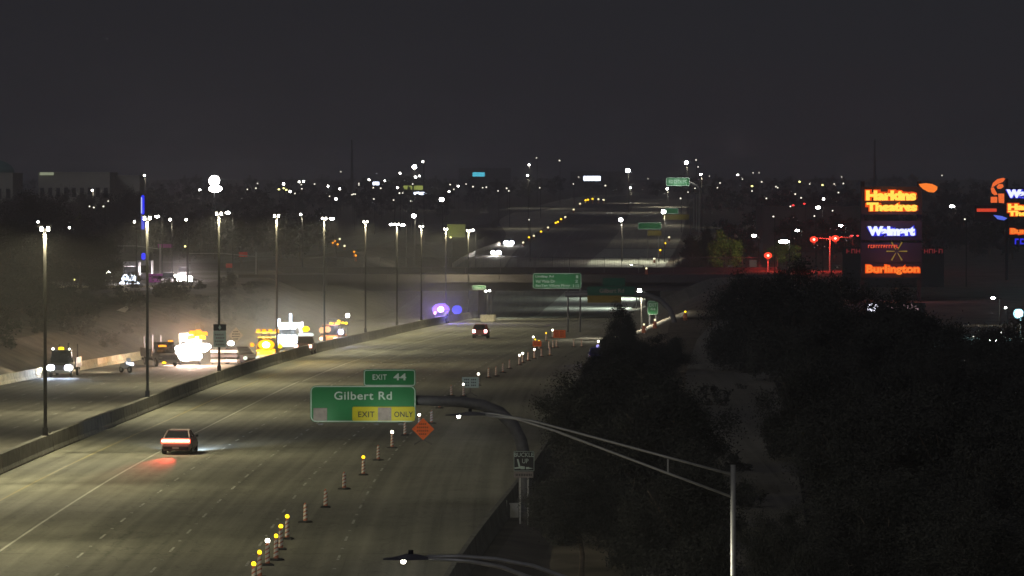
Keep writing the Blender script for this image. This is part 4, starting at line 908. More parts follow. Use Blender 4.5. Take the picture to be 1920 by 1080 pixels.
TR = [
 (1090, 885, 195, 105, 0, "spreading dark tree with a forked trunk at the bottom edge right of the belt sign", dict(cb=.36)),
 (1165, 552, 420, 50, 2, "tall pointed dark tree rising in front of the curved gantry", dict(cb=.05)),
 (1235, 632, 400, 62, 0, "broad dark tree right of the tall pointed tree", dict(cb=.02)),
 (1172, 655, 330, 95, 1, "dark round tree covering the right shoulder below the pointed tree", dict(cb=.02)),
 (1150, 700, 262, 120, 0, "dark tree leaning over the right edge of the road", dict(cb=.02)),
 (1245, 725, 238, 135, 1, "large dark tree behind the middle of the truss arm", dict(cb=.02)),
 (1180, 800, 208, 135, 0, "large dark tree crossed by the truss arm", dict(cb=.02)),
 (1280, 850, 185, 130, 1, "dark tree at the bottom edge left of the steel lamp pole", dict(cb=.02)),
 (1310, 595, 560, 34, 1, "dark tree beside the lit embankment", {}),
 (1400, 520, 400, 80, 0, "dark tree at the left end of the right-hand tree belt", dict(cb=.02)),
 (1490, 500, 380, 100, 1, "tall dark tree below the red traffic signals", dict(cb=.02)),
 (1600, 535, 350, 120, 0, "dark tree below the tall lit shop sign", dict(cb=.02)),
 (1720, 590, 320, 130, 1, "wide dark tree below the white lettering at right", dict(cb=.02)),
 (1850, 640, 300, 130, 0, "dark tree below the bright bluish floodlight", dict(cb=.02)),
 (1930, 600, 340, 100, 1, "dark tree at the right edge of the photo", dict(cb=.02)),
 (1530, 665, 270, 105, 1, "shadowy tree in the middle of the right-hand grove", dict(cb=.02)),
 (1610, 740, 230, 130, 1, "low dark tree right of the faint roadside strip", dict(cb=.02)),
 (1770, 740, 225, 170, 0, "very dark wide tree in the lower right", dict(cb=.02)),
 (1910, 790, 210, 130, 1, "very dark tree cropped by the right edge", dict(cb=.02)),
 (1660, 900, 185, 140, 0, "black low tree at the bottom edge right of the steel lamp pole", dict(cb=.05)),
 (1840, 950, 180, 150, 1, "black low tree in the bottom right corner", dict(cb=.05)),
 (1490, 960, 180, 85, 0, "shadowy shrub right of the steel lamp pole base", dict(cb=.1)),
 (1300, 430, 850, 34, 2, "tall narrow dark tree left of the lit green tree", dict(cb=.1)),
 (1325, 415, 870, 26, 2, "slim dark tree just left of the lit green tree", dict(cb=.2)),
 (75, 372, 760, 85, 0, "tall dark tree in front of the domed building", dict(cb=.05)),
 (40, 364, 1200, 60, 1, "dark tree hiding the foot of the domed building", dict(cb=.02)),
 (125, 362, 1150, 55, 0, "dark tree in front of the long pale building, left one", dict(cb=.02)),
 (195, 366, 1180, 50, 1, "dark tree in front of the long pale building, right one", dict(cb=.02)),
 (250, 360, 1210, 45, 0, "dark tree in front of the lower pale wing", dict(cb=.02)),
 (20, 420, 640, 90, 1, "dark tree at the far left edge above the work zone truck", dict(cb=.05)),
 (150, 440, 690, 80, 1, "dark tree behind the first median light pole", dict(cb=.05)),
 (40, 520, 560, 95, 0, "dark bushy tree left of the first median light pole", dict(cb=.02)),
 (130, 548, 585, 90, 1, "dark bushy tree on the left embankment", dict(cb=.02)),
 (205, 560, 600, 34, 0, "small round dark tree at the head of the pale curved path", dict(cb=.3)),
]
for (x, yt, d, rw, c, lab, k) in TR: tp(x, yt, d, rw, CR[c], lab, **k)
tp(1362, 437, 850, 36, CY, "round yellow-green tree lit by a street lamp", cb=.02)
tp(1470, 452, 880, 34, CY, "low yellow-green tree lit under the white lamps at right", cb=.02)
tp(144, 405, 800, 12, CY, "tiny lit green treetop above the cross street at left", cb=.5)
X = XX(1362, 830); 
# desert shrubs on the left slope and right verge
SH = leaves("crown", 41, 1, 1, 14, 60, .12, M_LEAF)
rr = random.Random(5)
for k in range(150):
    if k < 115: d = rr.uniform(400, 690); X = float(XL(d)) - rr.uniform(3, 34)
    else: d = rr.uniform(190, 420); X = float(XR(d)) + rr.uniform(2.2, 22)
    s_ = rr.uniform(.5, 1.3) * (1.35 if k < 115 else 1)
    t = thing("shrub", "low dark shrub on the left embankment" if k < 115 else "low dark shrub on the right verge under the trees", "shrub", (X, d, gz(X, d)), rr.uniform(0, 6), "shrubs on the left embankment" if k < 115 else "shrubs on the right verge")
    c = obj("foliage", SH, t, (0, 0, s_ * .6)); c.scale = (s_, s_, s_ * .8)
    MB().tube([(0, 0, -.1), (0, 0, s_ * .5)], [.06, .03], 5).build("stem", M_BARK, t)
# distant tree masses
bands = [(0, 520, "dark distant tree of the belt above the left cross street"), (520, 930, "dark distant tree of the belt above the centre of the overpass"), (1310, 1920, "dark distant tree of the belt behind the right-hand shops")]
for (xa, xb, lab) in bands:
    n = int((xb - xa) / 13)
    for k in range(n):
        for row, (d0, d1) in enumerate(((900, 1200), (1400, 2300), (2500, 3800))):
            if row == 2 and k % 2: continue
            d = rr.uniform(d0, d1); x = xa + (xb - xa) * (k + rr.random()) / n; X = XX(x, d)
            if xa == 520 and row < 1 and not (x < 600): continue
            if float(XL(d)) - 16 < X < float(XR(d)) + 8: continue
            g = gz(X, d); H = rr.uniform(5, 9.5) + row * 1.5
            rxx = H * rr.uniform(.38, .6)
            t = thing("distant_tree", lab, "tree", (X, d, g), 0, lab.replace("dark distant tree of the belt", "belt of dark trees"))
            MB().tube([(0, 0, -.3), (0, 0, H * .7)], [H * .03, H * .012], 5).build("trunk", M_BARK, t)
            c = obj("crown", CF[k % 2], t, (0, 0, H * .56), (0, 0, rr.uniform(0, 6))); c.scale = (rxx, rxx, H * .46)
for k in range(60):
    d = rr.uniform(3000, 5200); x = rr.uniform(600, 1500); X = XX(x, d)
    if k % 3 == 0: d = rr.uniform(2450, 3000); X = XX(x, d)
    g = gz(X, d); H = rr.uniform(7, 12)
    t = thing("distant_tree", "dark distant tree on the skyline behind the far freeway", "tree", (X, d, g), 0, "dark trees on the skyline")
    MB().tube([(0, 0, -.3), (0, 0, H * .7)], [H * .03, H * .012], 5).build("trunk", M_BARK, t)
    c = obj("crown", CF[k % 2], t, (0, 0, H * .56), (0, 0, rr.uniform(0, 6))); c.scale = (H * .7, H * .7, H * .46)

# ------------------------------------------------------------------ buildings
def building(label, x0, x1, ytop, d, m, dep=25, wins=None, rows=2, cols=8, ybase=None, parapet=True, cat="building", group=None):
    s = F / d; xc = (x0 + x1) / 2; X = XX(xc, d); g = min(gz(XX(x0, d), d), gz(XX(x1, d), d)); H = ZZ(ytop, d) - g; w_ = (x1 - x0) / s
    t = thing("low_building", label, cat, (X, d, g), 0, group)
    MB().box(-w_ / 2, w_ / 2, 0, dep, -.5, H).build("wall", m, t)
    if parapet: MB().box(-w_ / 2 - .15, w_ / 2 + .15, -.15, dep + .15, H + .003, H + .35).build("roof_edge", m, t)
    if wins:
        for r in range(rows):
            for c in range(cols):
                a = -w_ / 2 + w_ * (c + .25) / cols; b = a + w_ / cols * .5; z = H * (.25 + .6 * r / max(1, rows)); 
                f = MB().box(a, b, -.06, -.0, z, z + H * .18).build("window", wins, t)
    return t
building("long pale flat-roofed building behind the trees at upper left", 72, 206, 325, 1500, M_BLDG, 30, M_GLASS, 2, 9)
t = building("lower pale wing of the flat-roofed building at upper left", 206, 262, 331, 1520, M_BLDG, 20, M_GLASS, 1, 4)
t = building("domed building cropped by the left edge", -60, 24, 326, 1450, M_BLDG, 30, M_GLASS, 2, 5)
s = F / 1450.; zt = ZZ(326, 1450) - t.location.z; r_ = 40 / s
rings = [[(10 / s + r_ * math.cos(a) * math.cos(2 * math.pi * k / 24) - 0, 12 + r_ * math.cos(a) * math.sin(2 * math.pi * k / 24), zt + .35 + r_ * .62 * math.sin(a)) for k in range(24)] for a in [math.pi / 2 * i / 8 for i in range(9)]]
MB().loft([[(p[0] - 12 / s, p[1], p[2]) for p in r] for r in rings[:-1]]).build("dome", M_DOME, t, smooth_=True)
X = XX(95, 1495); tag(MB().box(0, 26 / 6., -.3, 0, 0, .9).build("roof_light_strip", E_WINW, None, (XX(75, 1499.8), 1499.6, ZZ(328.5, 1500))), "pale green lit strip on the roof edge of the long building at upper left", "light strip")
building("pale low building right of the far median poles", 901, 953, 399, 1900, M_BLDG, 20, None)
t = building("lit yellow-green booth between the last median poles", 839, 872, 423, 1275, mat("yellowish_wall", (.4, .38, .2), .9), 4, None, parapet=True)
lamp(t, (0, -8, 3), 450, (.9, 1, .5), size=.5); lamp(t, (-3, -5, 1), 300, (.8, 1, .3), size=.4)
building("wide dark shop building behind the red signals", 1430, 1620, 390, 1050, M_BLDGD, 30, None)
building("dark shop building left of the blue-white sign", 960, 1200, 349, 4200, M_BLDGD, 40, None)
building("dark building behind the cyan sign", 860, 958, 316, 3600, M_BLDGD, 40, None)
building("dark block under the blue-white sign", 1070, 1180, 322, 3900, M_BLDGD, 40, None)
building("dark low shop building behind the tall shop sign", 1640, 1900, 440, 1150, M_BLDGD, 30, None)
# lit signs of the skyline
def lit_sign(name, label, x0, x1, y0, y1, d, m, cat="lit sign", rad=.3, dep=.3, legs=True):
    s = F / d; X = XX((x0 + x1) / 2, d); g = gz(X, d); t = thing(name, label, cat, (X, d, g)); w_ = (x1 - x0) / s
    za, zb = ZZ(y1, d) - g, ZZ(y0, d) - g
    MB().plate(rrect(-w_ / 2, w_ / 2, za, zb, min(rad, (zb - za) * .45, w_ * .45), 4), -dep, 0).build("face", m, t)
    MB().plate(rrect(-w_ / 2 - .1, w_ / 2 + .1, za - .1, zb + .1, min(rad, (zb - za) * .45, w_ * .45), 4), .01, .5).build("case", M_BLACK, t)
    if legs:
        for a in (-.35, .35): MB().box(a * w_ - .15, a * w_ + .15, .1, .4, -.3, za).build("post", M_DSTEEL, t)
    return t
lit_sign("cyan_sign", "bright cyan rectangular sign on the skyline above the far freeway", 886, 909, 323, 331, 3000, E_SCYAN, legs=True)
lit_sign("blue_white_sign", "glowing blue-white sign on the skyline right of the cyan sign", 1094, 1126, 330, 339, 3200, E_SIGNW)
lit_sign("yellow_green_sign", "yellow-green lit sign left half of the pair on the skyline", 756, 773, 348, 356, 2200, E_SYG)
lit_sign("yellow_green_sign", "yellow-green lit sign right half of the pair on the skyline", 776, 793, 348, 356, 2200, E_SYG)
lit_sign("white_strip_sign", "thin white lit strip under the yellow-green signs", 776, 799, 360, 365, 2100, E_SIGNW)
lit_sign("blue_spot_sign", "small bluish lit sign left of the skyline lamp cluster", 699, 711, 341, 347, 2400, E_SIGNW)
t = lit_sign("blue_neon_strip", "tall vertical blue neon strip above the second median pole", 265, 271, 366, 402, 900, E_BLU2)
MB().box(-.33, -.12, -.35, -.31, ZZ(400, 900) - t.location.z, ZZ(370, 900) - t.location.z).build("white_tube", emit("white_blue_tube", (.55, .6, 1), 1.2), t)
MB().box(-.3, .3, -.3, 0, ZZ(430, 900) - t.location.z, ZZ(403, 900) - t.location.z).build("lower_face", emit("blue_neon_dim", (.12, .14, .9), .9), t)
lit_sign("blue_neon_sign", "small blue neon panel beside the second median pole", 265, 273, 474, 487, 760, E_BLU2)
d = 1300; X = XX(402, d); g = gz(X, d); t = thing("balloon_light", "bright white double-ball light standing above the left tree belt", "light", (X, d, g)); s = F / d
MB().ball((0, 0, ZZ(339, d) - g), 10 / s, 14, 10, (1, .8, 1)).build("upper_ball", E_HOT, t); MB().ball((1.0 / s * 2, 0, ZZ(354, d) - g), 12.5 / s, 14, 10, (1, .7, .52)).build("lower_ball", E_HOT, t)
MB().tube([(0, 0, -.2), (0, 0, ZZ(355, d) - g)], .12, 8).build("mast", M_DSTEEL, t)
for x, lab in ((660, "thin dark mast rising above the skyline left of centre"), (1640, "thin dark mast rising above the tall shop sign")):
    d = 2600; X = XX(x, d); g = gz(X, d); t = tag(MB().tube([(0, 0, 0), (0, 0, ZZ(262, d) - g)], [.9, .45], 6).build("radio_mast", M_BLACK, None, (X, d, g)), lab, "mast")
# ------------------------------------------------------------------ pylon signs
def letters(parent, txt, x0, x1, y0, y1, q, mf, mb_, off=.03, yy=-.6, offb=.11, nm="lettering"):
    a, b = q(x0, y1); c, e = q(x1, y0)
    o = text(txt, a, c, b, e, yy, mf, parent, nm, off=off, depth_=.04)
    if mb_: text(txt, a - .16, c + .16, b - .13, e + .13, yy + .1, mb_, parent, "letter_edge_glow", off=offb, depth_=.04)  # outline backing widened to paint the glow around the letters
    return o
d = 620.; s = F / d; X = XX(1671, d); g = gz(X, d)
t = thing("shop_pylon_sign", "tall dark pylon sign with glowing Harkins Theatres, Walmart and Burlington names", "shop sign", (X, d, g))
def q(x, y): return (x - 1671) / s, ZZ(y, d) - g
def panel(x0, x1, y0, y1, nm="panel", m=M_BLACK, y_=-.4):
    a, b = q(x0, y1); c, e = q(x1, y0); return MB().box(a, c, y_, .4, b, e).build(nm, m, t)
MB().box(-3.9, -3.4, .45, 1.1, -.5, q(0, 340)[1]).build("pillar", M_BLACK, t); MB().box(3.4, 3.9, .45, 1.1, -.5, q(0, 340)[1]).build("pillar", M_BLACK, t)
p = panel(1614, 1728, 350, 402); letters(p, "Harkins", 1623, 1717, 357, 376, q, E_LETY, E_LETO, .07, offb=.24); letters(p, "Theatres", 1624, 1719, 379.5, 396, q, E_LETY, E_LETO, .07, offb=.24)
lamp(t, (0, -3.5, q(0, 378)[1]), 900, (1, .28, .06), size=.8); lamp(t, (0, -3.5, q(0, 436)[1]), 450, (.15, .15, 1), size=.8); lamp(t, (0, -3.5, q(0, 506)[1]), 500, (1, .14, .04), size=.8)  # added point lights, make haze and panels glow in the sign colours
m_ = MB(); oc = [(1722, 345), (1735, 343.5), (1747, 345), (1757, 350), (1756, 356), (1750, 361), (1740, 360), (1731, 355), (1725, 350)]
a_ = [q(*k_) for k_ in oc][::-1]; m_.plate(a_, -.6, -.3); m_.build("swoosh_emblem", E_LETOR, p)
p = panel(1614, 1728, 414, 450); letters(p, "Walmart", 1626, 1715, 424, 442, q, E_LETW, E_LETB, .08, offb=.26)
p = panel(1614, 1728, 455, 492); glyphs(p, 12, 1627, 1685, 459, 465, q, emit("small_red_letter", (.9, .10, .05), 1.0))
m_ = MB(); cxs, czs = q(1681, 471)
for k in range(6):
    a = math.radians(90 + 60 * k + 30); 
    if k in (0,): pass
    u = Vector((math.cos(a), 0, math.sin(a))); w2 = Vector((-math.sin(a), 0, math.cos(a))) * .09; c0 = Vector((cxs, -.5, czs))
    pts = [c0 + u * .25 - w2 * .5, c0 + u * 1.35 - w2, c0 + u * 1.35 + w2, c0 + u * .25 + w2 * .5]; m_.plate([(p_.x, p_.z) for p_ in pts], -.5, -.42)
m_.build("spark_emblem", E_DYEL, p)
p = panel(1614, 1728, 494, 520, y_=-.35); letters(p, "Burlington", 1624, 1723, 497, 515, q, E_LETOR, E_LETO, .03, offb=.09)
# faint red letters on the shop wall behind
d = 700.; s = F / d; X = XX(1675, d); g = gz(X, d); t = thing("wall_lettering", "faint wide row of dim red letters running behind the tall shop sign", "shop sign", (X, d, g))
MB().box(-7.4, 7.4, 0, .3, -.3, ZZ(463, d) - g).build("back_panel", M_BLACK, t)
for k in range(20):
    x = 1587 + k * 9.1; a = (x - 1675) / s
    if k in (6, 11): continue
    z = ZZ(475, d) - g; m_ = MB(); m_.box(a, a + .14, -.2, -.05, z, z + .65).box(a + .141, a + .46, -.2, -.05, z + (.52 if k % 2 else .26), z + (.65 if k % 2 else .38))
    if k % 3: m_.box(a + .461, a + .57, -.2, -.05, z, z + .62)
    m_.build("letter", E_DRED, t)
# second pylon at the right edge
d = 760.; s = F / d; X = XX(1905, d); g = gz(X, d); t = thing("shop_pylon_sign", "second glowing shop pylon cropped by the right edge, with an orange curled emblem", "shop sign", (X, d, g))
def q(x, y): return (x - 1905) / s, ZZ(y, d) - g
MB().box(-1.6, -1.2, .45, 1.1, -.5, q(0, 335)[1]).build("pillar", M_BLACK, t); MB().box(5, 5.4, .45, 1.1, -.5, q(0, 335)[1]).build("pillar", M_BLACK, t)
def panel(x0, x1, y0, y1, nm="panel", m=M_BLACK, y_=-.4):
    a, b = q(x0, y1); c, e = q(x1, y0); return MB().box(a, c, y_, .4, b, e).build(nm, m, t)
p = panel(1884, 1975, 352, 374); letters(p, "Walmart", 1886, 1970, 355, 371, q, E_LETW, E_LETB, .09, offb=.18)
p = panel(1884, 1975, 378, 409); letters(p, "Harkins", 1889, 1970, 382, 394, q, E_LETY, E_LETO, .07, offb=.18); letters(p, "Theatres", 1889, 1970, 395, 405, q, E_LETY, E_LETO, .07, offb=.18)
p = panel(1884, 1975, 424, 446); letters(p, "Burlington", 1894, 1975, 428, 441, q, E_LETOR, E_LETO, .06, offb=.15)
p = panel(1894, 1975, 444.5, 462, y_=-.3); glyphs(p, 6, 1902, 1960, 447, 458, q, E_LETB)
m_ = MB()
for pts in ([(1858, 352), (1861, 343), (1869, 336), (1880, 333.5), (1884, 335), (1880, 341), (1870, 345), (1862, 350)], [(1868, 350), (1872, 345), (1879, 345), (1881, 350), (1876, 354), (1870, 354)], [(1857, 353), (1862, 351), (1866, 358), (1870, 365), (1864, 366), (1859, 362)], [(1857, 369), (1869, 369), (1869, 380), (1857, 380)], [(1871, 363), (1882, 363), (1882, 381), (1872, 380)]):
    m_.plate([q(*k_) for k_ in pts][::-1], -.6, -.35)
m_.build("curled_emblem", emit("orange_emblem", (1, .17, .04), 1.0), t)
a, b = q(1831, 397); c, e = q(1868, 391); MB().box(a, c, -.5, -.3, b, e).build("orange_bar", emit("orange_bar", (.85, .07, .03), .9), t)
MB().plate([q(*k_) for k_ in [(1862, 403), (1878, 405), (1888, 409), (1882, 413), (1870, 411)]][::-1], -.55, -.3).build("blue_fin", emit("blue_fin", (.12, .18, .9), 1.0), t)
a, b = q(1828, 0); MB().box(a, -1.2, .5, .8, q(0, 415)[1], q(0, 385)[1]).build("side_panel", M_BLACK, t)
# white blob and pinkish letters
d = 560.; s = F / d; X = XX(1680, d); g = gz(X, d); t = thing("wall_lettering", "dim pinkish letters beside a round white lamp low on the right", "shop sign", (X, d, g))
MB().box(-3.4, 3.4, 0, .3, -.3, ZZ(568, d) - g).build("wall", M_BLACK, t)
for k in range(9):
    a = (1656 + k * 7.5 - 1680) / s; z = ZZ(582, d) - g; MB().box(a, a + .12, -.15, -.03, z, z + .6 + .2 * (k % 2)).box(a + .13, a + .38, -.15, -.03, z + .3 * (k % 2), z + .25 + .3 * (k % 2)).build("letter", emit("dim_pink_letter", (.30, .19, .21), 1.0), t)
MB().ball((-44 / s, -.4, ZZ(577, d) - g), 9 / s, 12, 8, (1.15, .5, 1)).build("round_lamp", emit("round_lamp", (.85, .85, 1), 4), t)

# ------------------------------------------------------------------ traffic signals
def signal(label, x, y, d, arm=None):
    s = F / d; X = XX(x, d); g = gz(X, d); z = ZZ(y, d) - g; t = thing("traffic_signal", label, "traffic signal", (X, d, g), 0, "red traffic signals at the cross street")
    ax = (arm - x) / s if arm else 0
    MB().tube([(ax, .2, -.2), (ax, .2, z + .5)], [.14, .1], 8).build("pole", M_STEEL, t)
    if arm: MB().tube([(ax, .2, z + .1), (0, .2, z + .3)], .07, 6).build("mast_arm", M_STEEL, t)
    h = MB().box(-.2, .2, -.1, .12, z - .85, z + .25).build("signal_head", M_BLACK, t)
    MB().ball((0, -.2, z), .62, 14, 10, (1.1, .4, .85)).build("red_lens_glow", emit("red_glow_rim", (1, .045, .02), 2.6), h); MB().ball((0, -.36, z), .27, 12, 8, (1.1, .4, .85)).build("red_lens_core", emit("red_lens_core", (1, .42, .32), 6), h)  # oversized red shell around the core paints the signal's halo
    lamp(t, (0, -1.2, z), 2000, (1, .05, .03), size=.2)
    for k in (1, 2): MB().tube([(0, -.12, z - k * .33), (0, -.1, z - k * .33)], .12, 10).build("unlit_lens", M_GLASS, h)
    return t
signal("red traffic signal lowest and leftmost of the three at right", 1440, 479, 830)
signal("red traffic signal in the middle of the three at right", 1526, 449, 830, 1556)
signal("red traffic signal rightmost of the three, nearest the shop sign", 1566, 447, 830, 1600)
# long mast arms at left
for (xa, xb, y, d, lab) in ((212, 300, 462, 760, "long thin curved signal mast arm at left above the white van"), (355, 480, 476, 800, "long straight signal mast arm right of the star-like headlights")):
    s = F / d; X = XX(xb, d); g = gz(X, d); t = thing("mast_arm_pole", lab, "signal pole", (X, d, g))
    MB().tube([(0, 0, -.2), (0, 0, ZZ(y, d) - g + .3)], .13, 8).build("pole", M_STEEL, t); MB().tube([(0, 0, ZZ(y + 5, d) - g), ((xa - xb) / s * .5, 0, ZZ(y - 1, d) - g), ((xa - xb) / s, 0, ZZ(y - 1, d) - g)], .07, 6).build("arm", M_STEEL, t)

# ------------------------------------------------------------------ far street lamps
B, N_, Dm, Y_, S_ = 'B', 'N', 'D', 'Y', 'S'
far = [(271, 329, N_), (173, 357, N_), (375, 356, N_), (464, 355, Dm), (203, 377, Dm), (168, 387, Dm), (176, 389, Dm), (194, 387, Dm), (71, 416, N_), (130, 427, N_), (252, 416, N_), (295, 406, B), (319, 412, N_), (349, 412, N_), (427, 399, B), (347, 462, Y_), (68, 457, Dm), (116, 505, N_), (202, 510, B), (139, 524, Y_),
 (532, 345, N_), (561, 341, N_), (569, 340, N_), (615, 349, N_), (637, 354, N_), (639, 322, Dm), (544, 359, N_), (523, 355, Y_), (532, 353, Y_), (537, 356, Y_), (630, 373, N_), (564, 402, N_), (622, 410, B), (618, 368, Dm), (566, 354, Dm),
 (692, 337, N_), (722, 339, N_), (750, 325, N_), (777, 313, S_), (793, 303, N_), (779, 332, N_), (786, 330, N_), (745, 352, N_), (749, 362, Dm), (755, 362, Dm), (859, 349, N_), (874, 345, Dm), (842, 359, N_), (828, 374, S_), (950, 353, Dm), (776, 405, S_), (734, 421, B), (755, 422, B), (885, 432, B), (845, 445, Y_), (911, 546, N_), (918, 545, N_),
 (992, 309, N_), (1006, 296, Dm), (1049, 301, Dm), (989, 329, N_), (1177, 320, S_), (1182, 352, N_), (1085, 332, Dm), (1287, 305, S_), (1305, 300, Dm), (1309, 313, Dm), (1314, 327, N_), (1251, 354, N_), (1276, 372, Dm), (1290, 360, Dm), (1383, 328, N_), (1423, 324, Dm), (1410, 349, Y_), (1414, 442, B), (992, 412, Dm), (1164, 412, S_), (1165, 422, Dm), (1244, 397, S_), (1213, 424, 'R'), (1199, 545, S_),
 (1499, 341, Y_), (1542, 347, Y_), (1564, 345, Dm), (1578, 332, Dm), (1544, 373, N_), (1534, 389, B), (1527, 405, Dm), (1495, 432, B), (1470, 453, 'G'), (1576, 423, B), (1766, 329, Dm), (1785, 387, B), (1809, 411, Dm), (1487, 385, 'r'), (1508, 382, 'r'), (1450, 406, Dm), (1597, 442, 'r'), (1608, 442, 'r'),
 (1862, 559, B), (1886, 577, N_), (1910, 588, 'C'), (1879, 625, N_), (1860, 638, 'G'), (1826, 631, Dm), (1412, 324, Dm), (1330, 330, Dm), (1012, 352, Dm), (1075, 345, Dm), (905, 352, Dm), (480, 353, Dm), (590, 345, Dm), (700, 352, Dm), (660, 365, Dm), (1135, 348, Dm), (1215, 335, Dm), (1345, 352, Dm), (1455, 350, Dm)]
_r = random.Random(99); far += [(int(_r.uniform(480, 960)), int(_r.uniform(336, 378)), Dm) for _ in range(18)] + [(int(_r.uniform(1300, 1440)), int(_r.uniform(335, 375)), Dm) for _ in range(6)] + [(int(_r.uniform(1450, 1610)), int(_r.uniform(340, 400)), Dm) for _ in range(9)]  # added dim lamps at random spots fill out the skyline
spec = {B: (E_FARB, 5.0, 1.35, .7), N_: (E_FAR, 3.0, 1, 1), Dm: (E_FARD, 2.0, 1, 1), Y_: (E_FARY, 2.6, 1.1, .9), S_: (E_FARB, 5.2, 1.05, 1), 'R': (emit("pinkish_lamp", (1, .45, .4), 8), 3.2, 1.1, .8), 'r': (emit("small_red_lamp", (.9, .05, .05), 2.5), 3.0, 1.3, .8), 'G': (E_FARB, 7.0, 1.9, .6), 'C': (E_CYAN, 15, 1, 1)}
adj = {B: "large white street lamp", N_: "white street lamp", Dm: "dim street lamp", Y_: "yellowish street lamp", S_: "star-bright white street lamp", 'R': "pinkish lamp", 'r': "small red lamp", 'G': "wide white lamp", 'C': "dazzling bluish-white floodlight"}
clus = [(lambda x, y: x < 510 and y < 395, "above the left tree belt"), (lambda x, y: x < 510, "along the cross street at left"), (lambda x, y: x < 680 , "left of the tall thin mast's right side"), (lambda x, y: x < 965 and y < 380, "on the skyline left of the cyan sign's surroundings"), (lambda x, y: x < 965, "beyond the median poles near the overpass"),
        (lambda x, y: x < 1445 and y < 380, "on the skyline above the far freeway"), (lambda x, y: x < 1445, "beside the far freeway and its ramp"), (lambda x, y: x < 1620, "above the red traffic signals"), (lambda x, y: True, "right of the tall shop sign")]
clus_names = {2: "around the thin mast left of centre", 3: "on the skyline left of the cyan sign"}
cnt = {}
lit = {(295, 406): 1500, (427, 399): 1500, (622, 410): 500, (776, 405): 2000, (734, 421): 500, (755, 422): 500, (885, 432): 1500, (1164, 412): 7000, (1244, 397): 8000, (1199, 545): 10000, (202, 510): 500, (1910, 588): 500, (911, 546): 500, (1177, 320): 6000, (1287, 305): 6500, (989, 329): 3500, (992, 309): 6000, (1314, 327): 4000, (319, 412): 800, (564, 402): 1500, (777, 313): 9000, (1862, 559): 150, (271, 329): 5000, (173, 357): 3500, (1182, 352): 7000, (1251, 354): 7000}
dfix = {(1164, 412): 1150, (1244, 397): 1150, (1199, 545): 595, (911, 546): 769, (918, 545): 770, (885, 432): 1010, (1165, 422): 1152, (1213, 424): 1160, (1910, 588): 500, (1886, 577): 520, (1862, 559): 540, (1860, 638): 440, (1879, 625): 450, (1826, 631): 450, (776, 405): 1050,
        (1177, 320): 1750, (1287, 305): 1500, (989, 329): 1450, (992, 309): 1850, (1314, 327): 1300, (1182, 352): 2050, (1251, 354): 1900, (1414, 442): 838, (1495, 432): 868, (173, 357): 1440, (271, 329): 1460}
for (x, y, k) in sorted(far):
    ci = [i for i, (f, _) in enumerate(clus) if f(x, y)][0]; cn = clus_names.get(ci, clus[ci][1]); key = (ci, k); cnt[key] = cnt.get(key, 0) + 1
    nk = sum(1 for q_ in far if q_[2] == k and [i for i, (f, _) in enumerate(clus) if f(q_[0], q_[1])][0] == ci)
    lab = (("%s from left, " % ORD[cnt[key] - 1]) if nk > 1 else "only ") + adj[k] + " " + cn
    if (x, y) in dfix: d = dfix[(x, y)]
    else:
        best = None
        for dd in range(700, 6000, 25):
            X = XX(x, dd); h = ZZ(y, dd) - gz(X, dd); e = abs(h - 9.5 - (x % 5) * .4)
            if best is None or e < best[0] - .05: best = (e, dd)
        d = best[1]
    X = XX(x, d); g = gz(X, d); h = ZZ(y, d) - g; m, pr, sx, sz = spec[k]; r_ = pr / 2 * d / F * 1.35 * (.85 + .3 * ((x * 7 + y * 3) % 10) / 10)
    if h < 1.0: g = ZZ(y, d) - 3; h = 3
    t = thing("far_street_lamp", lab, "street lamp", (X, d, g), 0, "lamps " + cn)
    ox = .8 if k in (B, 'G') else .25
    MB().tube([(ox, .3, -.3), (ox, .3, h)], [.10, .06], 6).build("pole", M_BRONZE, t); MB().tube([(ox, .3, h - .1), (0, 0, h + .12)], .05, 5).build("arm", M_BRONZE, t)
    MB().ball((0, 0, h), r_, 8, 6, (sx, .6, sz)).build("lamp_head", m, t)
    if (x, y) == (911, 546): lamp(t, (3, 9, h - .5), 5000, (.9, 1, .85), 'SPOT', (.1, 1.6, -1), 120, .9, .3)
    if (x, y) == (1414, 442): lamp(t, (0, 0, h - .5), 1500, (.95, 1, .55), 'SPOT', (-.35, 1, -.16), 75, .8, .3)
    if (x, y) == (1495, 432): lamp(t, (0, -1, h - .5), 1200, (.95, 1, .55), 'SPOT', (-.15, 1, -.25), 75, .8, .3)
    if k == 'C': lamp(t, (0, -1.6, h), 3500, (.4, .85, 1), size=.3); MB().ball((0, -r_ * .5, h), r_ * .62, 10, 8, (1, .6, 1)).build('lamp_core', E_HOT, t)  # wide cyan head paints the halo around the white core
    if (x, y) in lit: lamp(t, (0, -.2, h - r_ - .3), lit[(x, y)], (1, .93, .70), 'SPOT', (0, -.1, -1), 155, .5, .3)

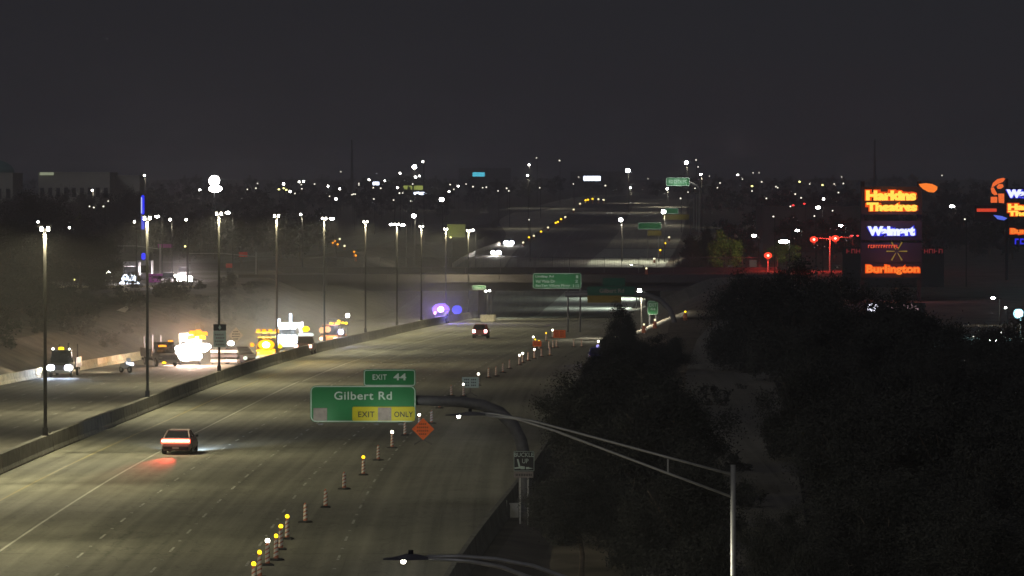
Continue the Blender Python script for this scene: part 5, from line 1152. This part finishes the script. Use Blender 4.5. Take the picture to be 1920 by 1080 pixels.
# ------------------------------------------------------------------ haze
hz = MB().box(-1500, 1500, -40, 4600, -12, 34).build("haze", None)
hz["kind"] = "stuff"; hz["label"] = "thin night haze lying over the freeway and the city"; hz["category"] = "haze"
m = bpy.data.materials.new("haze_air"); m.use_nodes = True; n, l = m.node_tree.nodes, m.node_tree.links; n.remove(n["Principled BSDF"])
pv = n.new("ShaderNodeVolumePrincipled"); pv.inputs["Color"].default_value = (.9, .9, .92, 1); pv.inputs["Density"].default_value = .00027; pv.inputs["Anisotropy"].default_value = .2
l.new(pv.outputs[0], n["Material Output"].inputs["Volume"]); hz.data.materials.clear(); hz.data.materials.append(m)

# added air that makes the lamps glow: thin layers, each smaller and lower than the one around it
def glow_air(loc, scl, rz, dens, lab):
    du = MB().ball((0, 0, 0), 1, 28, 16).build("glow_air", None, None, loc, (0, 0, rz)); du.scale = scl
    bm = bmesh.new(); bm.from_mesh(du.data); bmesh.ops.recalc_face_normals(bm, faces=bm.faces); bm.to_mesh(du.data); bm.free()
    du["kind"] = "stuff"; du["label"] = lab; du["category"] = "glow_air"
    m = bpy.data.materials.new("glow_scatter_air"); m.use_nodes = True; n, l = m.node_tree.nodes, m.node_tree.links; n.remove(n["Principled BSDF"])
    pv = n.new("ShaderNodeVolumePrincipled"); pv.inputs["Color"].default_value = (.9, .87, .85, 1); pv.inputs["Density"].default_value = dens
    l.new(pv.outputs[0], n["Material Output"].inputs["Volume"]); du.data.materials.clear(); du.data.materials.append(m)
for k, nm in enumerate(("outermost and faintest", "second", "third", "fourth", "innermost")):
    glow_air((-30.5, 540, -5.6), (15 - 1.6 * k, 118 - 14 * k, 7.6 - .9 * k), math.radians(-6.5), .0011, nm + " layer of added glowing air around the work trucks beyond the median barrier")
v = road(828, 606)
for k, nm in enumerate(("outermost", "second", "middle", "fourth", "innermost")):
    glow_air(v + Vector((-1, 0, 1.5)), (12 - 2.2 * k, 16 - 2.6 * k, 7.5 - 1.35 * k), 0, (.0005, .0008, .0014, .002, .003)[k], nm + " layer of added violet-lit air around the police vehicle")
    glow_air(Vector((XX(335, 742), 738, ZZ(524, 742))), (8 - 1.2 * k, 12 - 1.8 * k, 4.4 - .7 * k), 0, .0014, nm + " layer of added glowing air around the star-bright headlights on the cross street")
